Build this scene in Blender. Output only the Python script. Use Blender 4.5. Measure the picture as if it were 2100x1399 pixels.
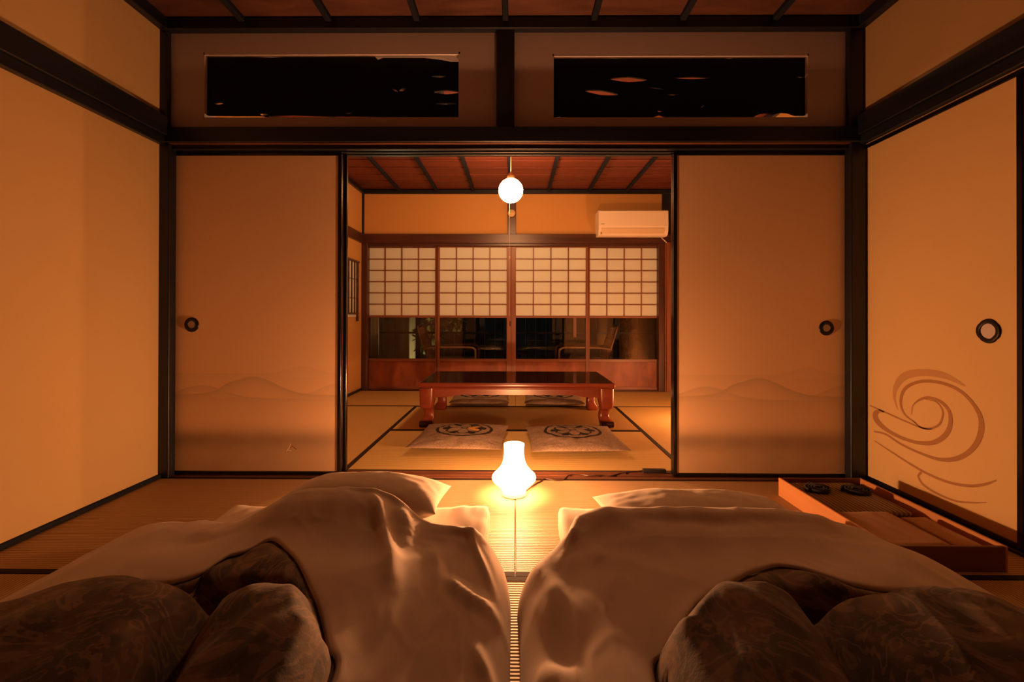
import bpy, bmesh, math, random
import numpy as np
from mathutils import Vector, Matrix, Euler, noise
PI = math.pi
for o in list(bpy.data.objects):
    bpy.data.objects.remove(o)
SC = bpy.context.scene
COL = SC.collection

# ------------------------------------------------------------------ camera
FPX = 960.0                      # focal length in pixels of the 2100 px frame
PITCH, ROLL, YAW = math.radians(0.2), math.radians(-0.12), math.radians(0.45)
EYE = Vector((0, 0, 0.87))
cd = bpy.data.cameras.new('camera')
cam = bpy.data.objects.new('camera', cd); COL.objects.link(cam)
cd.sensor_fit = 'HORIZONTAL'; cd.sensor_width = 36
cd.lens = FPX / 2100 * 36
SHY = -0.0252
cd.shift_y = SHY
cd.clip_start = 0.02
cam.location = EYE
cam.rotation_euler = (PI/2 + PITCH, ROLL, YAW)
SC.camera = cam
CAMR = Euler((PI/2 + PITCH, ROLL, YAW), 'XYZ').to_matrix()

# ------------------------------------------------------------------ world (night sky) and exposure
w = bpy.data.worlds.new('night'); SC.world = w; w.use_nodes = True
w.node_tree.nodes['Background'].inputs[0].default_value = (0.13, 0.15, 0.18, 1)
w.node_tree.nodes['Background'].inputs[1].default_value = 0.05
vs = SC.view_settings
vs.view_transform = 'Standard'; vs.look = 'None'; vs.gamma = 1; vs.use_curve_mapping = False
vs.exposure = 0.0
SC.cycles.use_denoising = True
SC.cycles.denoiser = 'OPENIMAGEDENOISE'
SC.cycles.max_bounces = 10
SC.cycles.diffuse_bounces = 5
SC.cycles.sample_clamp_indirect = 6
SC.cycles.caustics_reflective = False
SC.cycles.caustics_refractive = False
LAMP_L, GLOBE_L = 9300, 140       # radiance of the two lit lamp shades
LAMP_C, GLOBE_C = (1, .40, .15), (1, .46, .18)

# ------------------------------------------------------------------ helpers
def U(px, py, axis, val):
    """the point where the sight line of a photo pixel meets the plane axis = val"""
    d = CAMR @ Vector(((px-1050)/FPX, -(py-(699.5+SHY*2100))/FPX, -1))
    i = 'XYZ'.index(axis)
    return EYE + d*((val-EYE[i])/d[i])

class MB:
    def __init__(s): s.bm = bmesh.new()
    def box(s, x0, x1, y0, y1, z0, z1, bev=0, seg=1, M=None):
        r = bmesh.ops.create_cube(s.bm, size=1)
        vs_ = r['verts']
        bmesh.ops.scale(s.bm, vec=(abs(x1-x0), abs(y1-y0), abs(z1-z0)), verts=vs_)
        bmesh.ops.translate(s.bm, vec=((x0+x1)/2, (y0+y1)/2, (z0+z1)/2), verts=vs_)
        if M is not None: bmesh.ops.transform(s.bm, matrix=M, verts=vs_)
        if bev:
            es = list({e for v in vs_ for e in v.link_edges})
            bmesh.ops.bevel(s.bm, geom=es, offset=bev, segments=seg, profile=.5, affect='EDGES')
        return s
    def grid(s, P, closed_u=False, mi=0):
        """P: list of rows of points"""
        rows = [[s.bm.verts.new(p) for p in r] for r in P]
        n = len(rows[0])
        for a, b in zip(rows[:-1], rows[1:]):
            for j in range(n if closed_u else n-1):
                k = (j+1) % n
                try:
                    f = s.bm.faces.new((a[j], a[k], b[k], b[j])); f.material_index = mi
                except ValueError: pass
        return rows
    def lathe(s, prof, n=48, c=(0, 0, 0), cap=False):
        P = [[(c[0]+r*math.cos(2*PI*j/n), c[1]+r*math.sin(2*PI*j/n), c[2]+z) for j in range(n)] for r, z in prof]
        rows = s.grid(P, True)
        if cap:
            s.bm.faces.new(rows[0][::-1]); s.bm.faces.new(rows[-1])
        return s
    def tube(s, pts, r, n=10, cap=True):
        pts = [Vector(p) for p in pts]
        rs = r if isinstance(r, (list, tuple)) else [r]*len(pts)
        rows = []
        up = None
        for i, p in enumerate(pts):
            t = (pts[min(i+1, len(pts)-1)] - pts[max(i-1, 0)]).normalized()
            if up is None:
                up = t.cross(Vector((0, 0, 1)))
                if up.length < .1: up = t.cross(Vector((1, 0, 0)))
            up = (up - t*up.dot(t)).normalized()
            v = t.cross(up)
            rows.append([p + (up*math.cos(2*PI*k/n) + v*math.sin(2*PI*k/n))*rs[i] for k in range(n)])
        R = s.grid(rows, True)
        if cap:
            s.bm.faces.new(R[0][::-1]); s.bm.faces.new(R[-1])
        return s
    def sphere(s, c, r, sc=(1, 1, 1), n=24):
        v = bmesh.ops.create_uvsphere(s.bm, u_segments=n, v_segments=n*2//3, radius=r)['verts']
        bmesh.ops.scale(s.bm, vec=sc, verts=v)
        bmesh.ops.translate(s.bm, vec=c, verts=v)
        return s
    def prism(s, poly, axis, a, b):
        """extrude a 2-D outline along an axis; outline coords are the two other axes in order"""
        def pt(p, t):
            if axis == 'X': return (t, p[0], p[1])
            if axis == 'Y': return (p[0], t, p[1])
            return (p[0], p[1], t)
        A = [s.bm.verts.new(pt(p, a)) for p in poly]; B = [s.bm.verts.new(pt(p, b)) for p in poly]
        s.bm.faces.new(A); s.bm.faces.new(B[::-1])
        for i in range(len(poly)):
            k = (i+1) % len(poly)
            s.bm.faces.new((A[k], A[i], B[i], B[k]))
        return s
    def obj(s, name, m, parent=None, smooth=False, loc=None):
        bmesh.ops.recalc_face_normals(s.bm, faces=s.bm.faces)
        me = bpy.data.meshes.new(name); s.bm.to_mesh(me); s.bm.free()
        for mm in (m if isinstance(m, (list, tuple)) else [m]): me.materials.append(mm)
        if smooth:
            for p in me.polygons: p.use_smooth = True
            if smooth != 'all':
                me.set_sharp_from_angle(angle=math.radians(40))
        o = bpy.data.objects.new(name, me); COL.objects.link(o)
        if parent is not None: o.parent = parent
        if loc is not None: o.location = loc
        return o

def tag(o, label, cat, group=None, kind=None):
    o['label'] = label; o['category'] = cat
    if group: o['group'] = group
    if kind: o['kind'] = kind
    return o
def thing(name, label, cat, loc=(0, 0, 0), rz=0, group=None, kind=None):
    o = bpy.data.objects.new(name, None); COL.objects.link(o)
    o.location = loc; o.rotation_euler = (0, 0, rz); o.empty_display_size = .05
    return tag(o, label, cat, group, kind)
def struct(o, label, cat): return tag(o, label, cat, kind='structure')
def catmull(pts, n=10, closed=False):
    P = [np.array(p, float) for p in pts]; out = []
    N = len(P)
    for i in range(N if closed else N-1):
        p0 = P[(i-1) % N] if closed or i > 0 else 2*P[0]-P[1]
        p1, p2 = P[i], P[(i+1) % N]
        p3 = P[(i+2) % N] if closed or i+2 < N else 2*P[-1]-P[-2]
        for k in range(n):
            t = k/n
            out.append(.5*((2*p1)+(-p0+p2)*t+(2*p0-5*p1+4*p2-p3)*t*t+(-p0+3*p1-3*p2+p3)*t**3))
    if not closed: out.append(P[-1])
    return out

# ------------------------------------------------------------------ node expressions and materials
class N:
    nt = None
    def __init__(s, v): s.v = v
    @staticmethod
    def op(o, *a):
        n = N.nt.nodes.new('ShaderNodeMath'); n.operation = o
        for i, x in enumerate(a):
            x = x.v if isinstance(x, N) else x
            if isinstance(x, (int, float)): n.inputs[i].default_value = x
            else: N.nt.links.new(x, n.inputs[i])
        return N(n.outputs[0])
    def __add__(s, o): return N.op('ADD', s, o)
    __radd__ = __add__
    def __sub__(s, o): return N.op('SUBTRACT', s, o)
    def __rsub__(s, o): return N.op('SUBTRACT', o, s)
    def __mul__(s, o): return N.op('MULTIPLY', s, o)
    __rmul__ = __mul__
    def __truediv__(s, o): return N.op('DIVIDE', s, o)
    def exp(s): return N.op('EXPONENT', s)
    def sq(s): return s*s
    def abs(s): return N.op('ABSOLUTE', s)
    def sin(s): return N.op('SINE', s)
    def cos(s): return N.op('COSINE', s)
    def sqrt(s): return N.op('SQRT', s)
    def pow(s, e): return N.op('POWER', s, e)
    def max(s, o): return N.op('MAXIMUM', s, o)
    def min(s, o): return N.op('MINIMUM', s, o)
    def step(s, e, soft=.002):
        if isinstance(e, N): return (s-e).step(0, soft)
        n = N.nt.nodes.new('ShaderNodeMapRange'); n.interpolation_type = 'SMOOTHSTEP'
        N.nt.links.new(s.v, n.inputs[0]); n.inputs[1].default_value = e-soft; n.inputs[2].default_value = e+soft
        return N(n.outputs[0])

class Mat:
    def __init__(s, name, rough=.6, spec=.5, metal=0):
        s.m = bpy.data.materials.new(name); s.m.use_nodes = True
        s.nt = s.m.node_tree; N.nt = s.nt
        s.b = s.nt.nodes['Principled BSDF']
        s.b.inputs['Roughness'].default_value = rough
        s.b.inputs['Specular IOR Level'].default_value = spec
        s.b.inputs['Metallic'].default_value = metal
        s.tc = s.nt.nodes.new('ShaderNodeTexCoord')
    def xyz(s):
        n = s.nt.nodes.new('ShaderNodeSeparateXYZ'); s.nt.links.new(s.tc.outputs['Object'], n.inputs[0])
        return N(n.outputs[0]), N(n.outputs[1]), N(n.outputs[2])
    def coord(s, scale=(1, 1, 1), rot=(0, 0, 0)):
        n = s.nt.nodes.new('ShaderNodeMapping'); s.nt.links.new(s.tc.outputs['Object'], n.inputs[0])
        n.inputs['Scale'].default_value = scale; n.inputs['Rotation'].default_value = rot
        return n.outputs[0]
    def noise(s, scale=5, detail=4, stretch=(1, 1, 1), dist=0, rough=.5):
        n = s.nt.nodes.new('ShaderNodeTexNoise'); s.nt.links.new(s.coord(stretch), n.inputs[0])
        n.inputs['Scale'].default_value = scale; n.inputs['Detail'].default_value = detail
        n.inputs['Distortion'].default_value = dist; n.inputs['Roughness'].default_value = rough
        return N(n.outputs[0])
    def mix(s, f, a, b):
        n = s.nt.nodes.new('ShaderNodeMix'); n.data_type = 'RGBA'
        for x, i in ((f, 0), (a, 6), (b, 7)):
            x = x.v if isinstance(x, N) else x
            if isinstance(x, (int, float)): n.inputs[i].default_value = x
            elif isinstance(x, tuple): n.inputs[i].default_value = (*x, 1)
            else: s.nt.links.new(x, n.inputs[i])
        return n.outputs[2]
    def ramp(s, f, *st):
        n = s.nt.nodes.new('ShaderNodeValToRGB'); s.nt.links.new(f.v, n.inputs[0])
        el = n.color_ramp.elements
        while len(el) < len(st): el.new(.5)
        for e, (p, c) in zip(el, st): e.position = p; e.color = (*c, 1)
        return n.outputs[0]
    def color(s, c):
        if isinstance(c, tuple): s.b.inputs['Base Color'].default_value = (*c, 1)
        else: s.nt.links.new(c, s.b.inputs['Base Color'])
        return s
    def bump(s, h, strength=.3, dist=.002):
        n = s.nt.nodes.new('ShaderNodeBump'); s.nt.links.new(h.v if isinstance(h, N) else h, n.inputs['Height'])
        n.inputs['Strength'].default_value = strength; n.inputs['Distance'].default_value = dist
        s.nt.links.new(n.outputs[0], s.b.inputs['Normal']); return s
    def rough(s, r):
        s.nt.links.new(r.v, s.b.inputs['Roughness']); return s

def wood(name, dark, light, stretch=(1, 1, 1), scale=14, rough=.4, spec=.5, bump=.15, lo=.3, hi=.7):
    m = Mat(name, rough, spec)
    f = m.noise(scale, 6, stretch, .6)
    m.color(m.ramp(f, (lo, dark), (hi, light))).bump(f, bump, .002)
    return m.m
AX, AY, AZ = (.06, 1, 1), (1, .06, 1), (1, 1, .06)
DK, DL = (.005, .008, .016), (.014, .017, .027)
dark_x = wood('dark_wood_x', DK, DL, AX, 24, .36)
dark_y = wood('dark_wood_y', DK, DL, AY, 24, .36)
dark_z = wood('dark_wood_z', DK, DL, AZ, 24, .36)
RK, RL = (.035, .013, .010), (.085, .028, .016)
red_x = wood('red_wood_x', RK, RL, AX, 20, .38)
red_y = wood('red_wood_y', RK, RL, AY, 20, .38)
red_z = wood('red_wood_z', RK, RL, AZ, 20, .38)
mid_x = wood('sill_wood_x', (.06, .022, .013), (.16, .06, .030), AX, 26, .35)
mid_z = wood('shoji_wood_z', (.14, .045, .02), (.25, .09, .04), AZ, 26, .42)
mid_xs = wood('shoji_wood_x', (.14, .045, .02), (.25, .09, .04), AX, 26, .42)
dull_y = wood('dull_dark_wood_y', DK, DL, AY, 24, .75, .15)
lacquer = Mat('black_lacquer', .16, .5).color((.006, .005, .006)).m
ceil_front = wood('ceiling_board_front', (.055, .024, .017), (.13, .055, .036), (.5, 1.6, 1), 7, .5, .35, .2)
ceil_back = wood('ceiling_board_back', (.085, .020, .014), (.145, .034, .021), AX, 12, .5, .35, .15)
table_wood = wood('table_wood', (.125, .023, .011), (.20, .040, .017), AX, 18, .28, .5, .06)
table_top_m = wood('table_top_lacquer', (.030, .008, .005), (.045, .012, .007), AX, 18, .09, .5, .0)
board_m = wood('koshi_board', (.16, .04, .018), (.30, .09, .036), (1, 1, .35), 9, .45, .4, .1)
box_wood = wood('box_wood', (.50, .23, .085), (.60, .285, .11), AY, 22, .5, .4, .06)
box_wood_shaded = wood('box_wood_shaded', (.16, .065, .035), (.22, .09, .045), AX, 22, .5, .4, .06)  # darker copy of the box wood, shade painted into the end boards
ver_floor = wood('veranda_board', (.08, .035, .02), (.15, .065, .035), AX, 16, .3)
rattan = wood('rattan', (.45, .22, .13), (.62, .32, .19), (1, 1, 1), 60, .4)

def plaster(name, a, b, rough=.85, sc=60):
    m = Mat(name, rough, .2)
    f = m.noise(sc, 5); g = m.noise(2.5, 3)
    m.color(m.mix(g, a, b)).bump(f, .25, .0015)
    return m.m
wall_paper = plaster('wall_paper', (.54, .40, .20), (.59, .435, .22))
panel_paper = plaster('panel_paper', (.64, .47, .235), (.69, .51, .255))
wall_up = plaster('wall_plaster_upper', (.40, .28, .145), (.44, .31, .16))
wall_back_m = plaster('wall_plaster_back', (.52, .285, .095), (.56, .31, .105))
ranma_m = plaster('transom_plaster', (.55, .48, .50), (.60, .53, .55), .8)
shoji_paper = plaster('shoji_paper', (.60, .68, .66), (.64, .72, .70), .8, 30)

def landscape(name):
    """fusuma paper with a faint ink painting of hazy hills"""
    m = Mat(name, .8, .25)
    x, y, z = m.xyz()
    u = x/.89
    def hill(base, *gs):
        h = N.op('ADD', u*0, base)
        for a, c, s in gs: h = h + ((u-c)/s).sq().__mul__(-1).exp()*a
        return h
    n = m.noise(6, 3, (1, 1, 1))
    ink = None
    for h, amp, fall in (
        (hill(.445, (.098, .52, .19), (.014, .36, .05)), .36, .040),
        (hill(.425, (.070, .20, .19)), .26, .040),
        (hill(.425, (.08, 1.03, .16)), .20, .040),
        (hill(.56, (.040, .82, .12)), .10, .035),
        (hill(.54, (.02, .18, .12)), .07, .03)):
        b = h - z + (n-.5)*.006
        d = b.step(.002, .005)*((b/fall)*-1).min(0).exp()*amp
        ink = d if ink is None else ink.max(d)
    fog = ((z-.205)/.055).sq().__mul__(-1).exp()*(.50-u*.12)
    low = (z*-1).step(-.20, .10)*.46
    ink = ink.max((fog + low)*(.75+n*.5)).min(.85)
    base = m.mix(m.noise(3, 3), (.76, .54, .34), (.81, .58, .36))
    c = m.mix(ink, base, (.17, .125, .085))
    m.color(c).bump(m.noise(90, 3), .15, .001)
    return m.m
fus_paper = landscape('painted_hill_paper')
swirl_ink = Mat('swirl_ink', .7, .2).color((.40, .215, .10)).m
swirl_pale = Mat('swirl_ink_pale', .7, .2).color((.52, .32, .15)).m

def tatami(name, along, a=(.46, .31, .17), b=(.54, .37, .205)):
    m = Mat(name, .55, .3)
    x, y, z = m.xyz()
    c = y if along == 'X' else x
    s = (c*(2*PI/.0125)).sin()
    f = m.noise(30, 4, (.15, 1, 1) if along == 'X' else (1, .15, 1))
    g = m.noise(2, 3)
    fine = m.noise(260, 2, (1, .1, 1) if along == 'X' else (.1, 1, 1))
    col = m.mix(f*.7+g*.3, a, b)
    col = m.mix(s.step(-.72, .25), (.20, .135, .06), col)
    m.color(col).bump(s*.5 + fine*.35, .5, .0022)
    return m.m
tat_x, tat_y = tatami('tatami_x', 'X'), tatami('tatami_y', 'Y')
GA, GB = (.60, .43, .155), (.70, .50, .185)
gold_x, gold_y = tatami('tatami_gold_x', 'X', GA, GB), tatami('tatami_gold_y', 'Y', GA, GB)
border_m = Mat('tatami_border', .8, .2).color((.022, .013, .010)).m

def cloth(name, c, c2, rough=.85, weave=500, sheen=.15, bump=.2):
    m = Mat(name, rough, .25)
    g = m.noise(5, 4); f = m.noise(weave, 2)
    m.color(m.mix(g, c, c2)).bump(f, bump, .001)
    m.b.inputs['Sheen Weight'].default_value = sheen
    return m.m
cover_m = cloth('white_cotton', (.56, .47, .41), (.62, .52, .45))
sheet_m = cloth('sheet_cotton', (.66, .56, .46), (.71, .61, .50))

def quilt_mat():
    m = Mat('brown_paisley_quilt', .8, .25)
    wv = m.noise(5.5, 4, (1, 1, 1), 1.6)
    rings = (wv*46).sin()
    line = rings.step(.55, .35)
    big = m.noise(8, 4, (1, .6, 1), 1.5)
    patch = big.step(.50, .07)
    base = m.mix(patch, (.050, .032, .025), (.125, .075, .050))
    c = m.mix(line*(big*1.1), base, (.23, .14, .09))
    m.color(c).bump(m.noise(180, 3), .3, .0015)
    m.b.inputs['Sheen Weight'].default_value = .15
    return m.m
quilt_m = quilt_mat()

def zabuton_mat(name, cx, cy, rot, gold):
    m = Mat(name, .9, .15)
    x, y, z = m.xyz()
    dx, dy = x-cx, y-cy
    r = (dx.sq()+dy.sq()).sqrt()
    th = N.op('ARCTAN2', dy, dx) + rot
    ring = r.step(.178, .003)*(1-r.step(.199, .003))
    lobe = (th*3).cos().abs()                       # six petals
    edge = .062 + lobe.pow(.8)*.062                 # petal outline
    star = .155 - lobe.pow(1.3)*.022                # the dark star behind, points between the petals
    dark = r.step(edge, .003)*(r*-1 + star).step(0, .003)
    tipcut = (lobe*-1).step(-.55, .05)
    dark = dark*(tipcut.max((r*-1 + edge + .020).step(0, .003)))
    seam = (lobe*-1).step(-.14, .04)*r.step(.022, .003)*(r*-1).step(-.075, .004)
    eye = r.step(.016, .002)*(1-r.step(.026, .002))
    ink = ring.max(dark).max(seam).max(eye)
    f = m.noise(130, 5, (1, 1, 1), 0, .7)
    base = m.ramp(f, (.30, (.13, .092, .066)), (.70, (.35, .26, .19)))
    if gold:
        inside = (r*-1 + edge - .006).step(0, .003)*r.step(.03, .003)
        sect = ((th-gold).cos()).step(.86, .02)
        base = m.mix(inside*sect, base, (.66, .36, .05))
    m.color(m.mix(ink*.97, base, (.012, .010, .011))).bump(f, .55, .004)
    return m.m
zab_left = zabuton_mat('cushion_linen_gold_leaf', .015, .035, .5, .5)
zab_right = zabuton_mat('cushion_linen', .0, .035, .52, 0)

def emit(name, c, s):
    m = bpy.data.materials.new(name); m.use_nodes = True
    b = m.node_tree.nodes['Principled BSDF']
    b.inputs['Base Color'].default_value = (.8, .78, .72, 1)
    b.inputs['Roughness'].default_value = .35
    b.inputs['Emission Color'].default_value = (*c, 1); b.inputs['Emission Strength'].default_value = s
    return m
lamp_glow = emit('lamp_shade_lit', LAMP_C, LAMP_L)
def frosted(name, c, s_, keep):
    """thin frosted glass: lets part of the bulb's light straight through, glows with the rest"""
    m = emit(name, c, s_); nt = m.node_tree
    mx = nt.nodes.new('ShaderNodeMixShader'); t = nt.nodes.new('ShaderNodeBsdfTransparent')
    t.inputs[0].default_value = (1, 1, 1, 1); mx.inputs[0].default_value = keep
    nt.links.new(nt.nodes['Principled BSDF'].outputs[0], mx.inputs[1]); nt.links.new(t.outputs[0], mx.inputs[2])
    nt.links.new(mx.outputs[0], nt.nodes['Material Output'].inputs[0])
    return m
lamp_shade_m = frosted('lamp_shade_frosted', LAMP_C, 60, .5)
globe_glow = emit('globe_glass_lit', GLOBE_C, GLOBE_L)

def glass_mat():
    m = bpy.data.materials.new('window_glass'); m.use_nodes = True
    nt = m.node_tree; nt.nodes.clear()
    o = nt.nodes.new('ShaderNodeOutputMaterial'); mx = nt.nodes.new('ShaderNodeMixShader')
    t = nt.nodes.new('ShaderNodeBsdfTransparent'); g = nt.nodes.new('ShaderNodeBsdfGlossy')
    fr = nt.nodes.new('ShaderNodeFresnel'); fr.inputs[0].default_value = 1.45
    t.inputs[0].default_value = (.92, .95, .94, 1); g.inputs['Roughness'].default_value = .02
    nt.links.new(fr.outputs[0], mx.inputs[0]); nt.links.new(t.outputs[0], mx.inputs[1])
    nt.links.new(g.outputs[0], mx.inputs[2]); nt.links.new(mx.outputs[0], o.inputs[0])
    return m
glass = glass_mat()
metal_dark = Mat('dark_iron', .35, .5, .6).color((.02, .018, .018)).m
brass = Mat('aged_brass', .4, .5, .8).color((.45, .28, .12)).m
ac_white = Mat('ac_plastic', .42, .5).color((.82, .74, .60)).m
ac_shade = Mat('ac_plastic_flap', .42, .5).color((.66, .54, .36)).m
ac_mark = Mat('ac_grey_mark', .5, .4).color((.22, .17, .11)).m
cord_m = Mat('brown_cord', .5, .4).color((.05, .022, .013)).m
black_pl = Mat('black_plastic', .4, .5).color((.015, .013, .013)).m
white_cord = Mat('white_cord', .5, .4).color((.75, .66, .55)).m
knob_wood = wood('pale_knob_wood', (.50, .32, .14), (.62, .42, .20), AX, 40, .5)

# ------------------------------------------------------------------ room shell
XL, XR = -1.915, U(1776, 640, 'Y', 2.495).x          # side wall faces of the bedroom
YF, YB = 2.53, 2.63             # bedroom and parlour faces of the partition
Y2 = 5.53                       # far (shoji) wall of the parlour
BL, BR = -1.82, 1.88            # parlour side wall faces
ZC, ZC2 = 2.475, 2.375          # ceilings
ZK = 1.772                      # underside of the head track
YN = -1.35                      # rear end of the bedroom behind the camera

def mats(parent, specs, mx=tat_x, my=tat_y):
    for (x0, x1, y0, y1, al) in specs:
        mb = MB().box(x0+.001, x1-.001, y0+.001, y1-.001, -.05, 0, .003)
        o = mb.obj('tatami_mat', mx if al == 'X' else my, parent)
        b = MB(); bw = .027
        if al == 'X':
            b.box(x0+.001, x1-.001, y0+.001, y0+bw, -.02, .0012); b.box(x0+.001, x1-.001, y1-bw, y1-.001, -.02, .0012)
        else:
            b.box(x0+.001, x0+bw, y0+.001, y1-.001, -.02, .0012); b.box(x1-bw, x1-.001, y0+.001, y1-.001, -.02, .0012)
        b.obj('cloth_border', border_m, o)

fl = MB().box(XL-.1, XR+.1, YN, YF, -.12, -.05).obj('floor', dark_x)
struct(fl, 'tatami floor of the bedroom under the two beds', 'floor')
mats(fl, [(XL, 0, 1.57, YF-.01, 'X'), (0, XR, 1.57, YF-.01, 'X'),
          (XL, -.955, -.34, 1.57, 'Y'), (-.955, .955, .615, 1.57, 'X'), (-.955, .955, -.34, .615, 'X'), (.955, XR, -.34, 1.57, 'Y'),
          (XL, 0, YN, -.34, 'X'), (0, XR, YN, -.34, 'X')])
fb = MB().box(BL-.1, BR+.1, YB, Y2+.1, -.12, -.05).obj('floor_back', dark_x)
struct(fb, 'tatami floor of the parlour under the low table', 'floor')
MX = .955
mats(fb, [(BL, -MX, YB, 4.54, 'Y'), (MX, BR, YB, 4.54, 'Y'), (-MX, MX, YB, 3.585, 'X'), (-MX, MX, 3.585, 4.54, 'X'),
          (BL, 0, 4.54, Y2-.03, 'X'), (0, BR, 4.54, Y2-.03, 'X')], gold_x, gold_y)
# threshold with its two grooves
t = MB()
for a, b, z in ((YF-.012, YF+.012, .005), (YF+.012, YF+.034, -.012), (YF+.034, YF+.054, .005), (YF+.054, YF+.080, -.012), (YF+.080, YB, .005)):
    t.box(XL-.05, XR+.05, a, b, -.06, z, .0015)
struct(t.obj('trim_1', mid_x), 'grooved wooden sill between bedroom and parlour', 'threshold')

# left wall of the bedroom
o = MB().box(XL-.12, XL, YN, YF, 0, ZC).obj('wall_left', wall_paper)
struct(o, 'plain papered wall along the left side of the bedroom', 'wall')
struct(MB().box(XL-.02, XL+.016, YN, YF-.03, 0, .022, .003).obj('baseboard_left', dull_y), 'dark low skirting along the left bedroom wall', 'baseboard')
def rail_y(name, x, sgn, label, z0=1.79, zm=1.838, z1=1.945):
    m = MB()
    m.box(x, x+sgn*.045, YN, YF-.03, zm, z1, .004)
    m.box(x, x+sgn*.030, YN, YF-.03, z0, zm, .003)
    struct(m.obj(name, dark_y), label, 'rail')
rail_y('trim_2', XL, 1, 'dark picture rail beam along the left bedroom wall')
# right wall of the bedroom
m = MB().box(XR, XR+.12, YN, YF, 1.79, ZC).obj('wall_right', wall_up)
struct(m, 'plaster wall above the rail on the right side of the bedroom', 'wall')
rail_y('trim_3', XR, -1, 'dark picture rail beam above the right sliding panels')
struct(MB().box(XR-.012, XR+.1, YN, YF-.03, -.002, .012, .002).obj('baseboard_right', dark_y), 'dark floor track under the right sliding panels', 'baseboard')
def ceiling_front():
    root = MB().box(XL-.1, XR+.1, YN, YF+.02, ZC+.012, ZC+.04).obj('ceiling', ceil_front)
    struct(root, 'dim board ceiling with dark battens over the bedroom', 'ceiling')
    y = YN; 
    while y < YF:
        MB().box(XL, XR, y+.002, min(y+.298, YF), ZC, ZC+.013, .002).obj('ceiling_board', ceil_front, root); y += .30
    for px in (505, 680, 858, 1037, 1216, 1395, 1582):
        x = U(px, 45, 'Y', YF).x
        MB().box(x-.016, x+.016, YN, YF, ZC-.030, ZC+.002, .004).obj('batten', dull_y, root)
ceiling_front()
struct(MB().box(XL, XR, YF-.045, YF, ZC-.068, ZC-.005, .004).obj('trim_4', dark_x), 'dark ceiling moulding above the transom panels', 'trim')
struct(MB().box(XL, XL+.045, YN, YF-.04, ZC-.068, ZC-.005, .004).obj('trim_5', dark_y), 'dark ceiling moulding over the left bedroom wall', 'trim')
struct(MB().box(XR-.045, XR, YN, YF-.04, ZC-.068, ZC-.005, .004).obj('trim_6', dark_y), 'dark ceiling moulding over the right bedroom wall', 'trim')

# partition: posts, head track, rails, transom
yp = YF-.035
xa, xb = U(320, 640, 'Y', yp).x, U(346, 640, 'Y', yp).x
struct(MB().box(xa, xb, yp, YB, 0, ZK+.04, .006, 2).box(xa, U(341, 150, 'Y', yp).x, yp, YB, ZK+.04, ZC, .005).obj('trim_7', dark_z), 'dark wooden corner post left of the sliding doors', 'post')
xc, xd = U(1746, 640, 'Y', yp).x, XR
struct(MB().box(xc, xd, yp, YB, 0, ZK+.04, .006, 2).box(U(1743, 150, 'Y', yp).x, xd-.01, yp, YB, ZK+.04, ZC, .005).obj('trim_8', dark_z), 'dark wooden corner post right of the sliding doors', 'post')
zn0, zn1 = U(1050, 291, 'Y', YF-.04).z, U(1050, 259, 'Y', YF-.04).z
m = MB().box(XL, XR, YF-.04, YF+.01, zn0, zn1, .005)
struct(MB().box(U(345, 290, 'Y', YF-.04).x, U(1746, 290, 'Y', YF-.04).x, YF-.036, YF-.010, zn0-.005, zn0+.001, .0015).obj('trim_27', mid_x), 'thin lighter strip, a painted highlight under the rail beam over the doorway', 'trim')  # lighter wood strip stands in for the lamplit lower edge of the beam
struct(m.obj('trim_9', dark_x), 'dark picture rail beam across the top of the doorway', 'rail')
m = MB()
m.box(XL, XR, YF-.012, YF+.012, ZK, zn0+.02, .003); m.box(XL, XR, YF+.036, YF+.056, ZK, zn0+.02, .002)
m.box(XL, XR, YF+.080, YB+.005, ZK, zn0+.02, .003); m.box(XL, XR, YF, YB, ZK+.020, zn0+.04)
m.box(XL, XR, YF-.018, YF-.010, ZK, ZK+.006, .002)
struct(m.obj('trim_10', dark_x), 'grooved wooden head track above the sliding doors', 'track')
struct(MB().box(XL, XR, YB, YB+.03, ZK+.02, ZK+.13, .004).obj('trim_11', red_x), 'rail beam on the parlour face of the doorway', 'rail')

def rpx(px0, py0, px1, py1, Y):
    a, b = U(px0, py0, 'Y', Y), U(px1, py1, 'Y', Y)
    return a.x, b.x, b.z, a.z
HL = rpx(417, 108, 943, 242, YF); HR = rpx(1133, 111, 1659, 242, YF)
m = MB()
zt, zb = ZC, zn1-.02
m.box(XL, HL[0], YF, YB, zb, zt); m.box(HL[1], HR[0], YF, YB, zb, zt); m.box(HR[1], XR, YF, YB, zb, zt)
for h in (HL, HR):
    m.box(h[0], h[1], YF, YB, zb, h[2]); m.box(h[0], h[1], YF, YB, h[3], zt)
struct(m.obj('wall_partition', ranma_m), 'transom wall above the doorway with two long openings', 'wall')
a = U(1018, 150, 'Y', YF-.03).x; b = U(1055, 150, 'Y', YF-.03).x
struct(MB().box(a, b, YF-.03, YF+.005, zn1-.005, ZC-.06, .004).obj('trim_12', dark_z), 'short dark post between the two transom openings', 'post')

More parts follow.
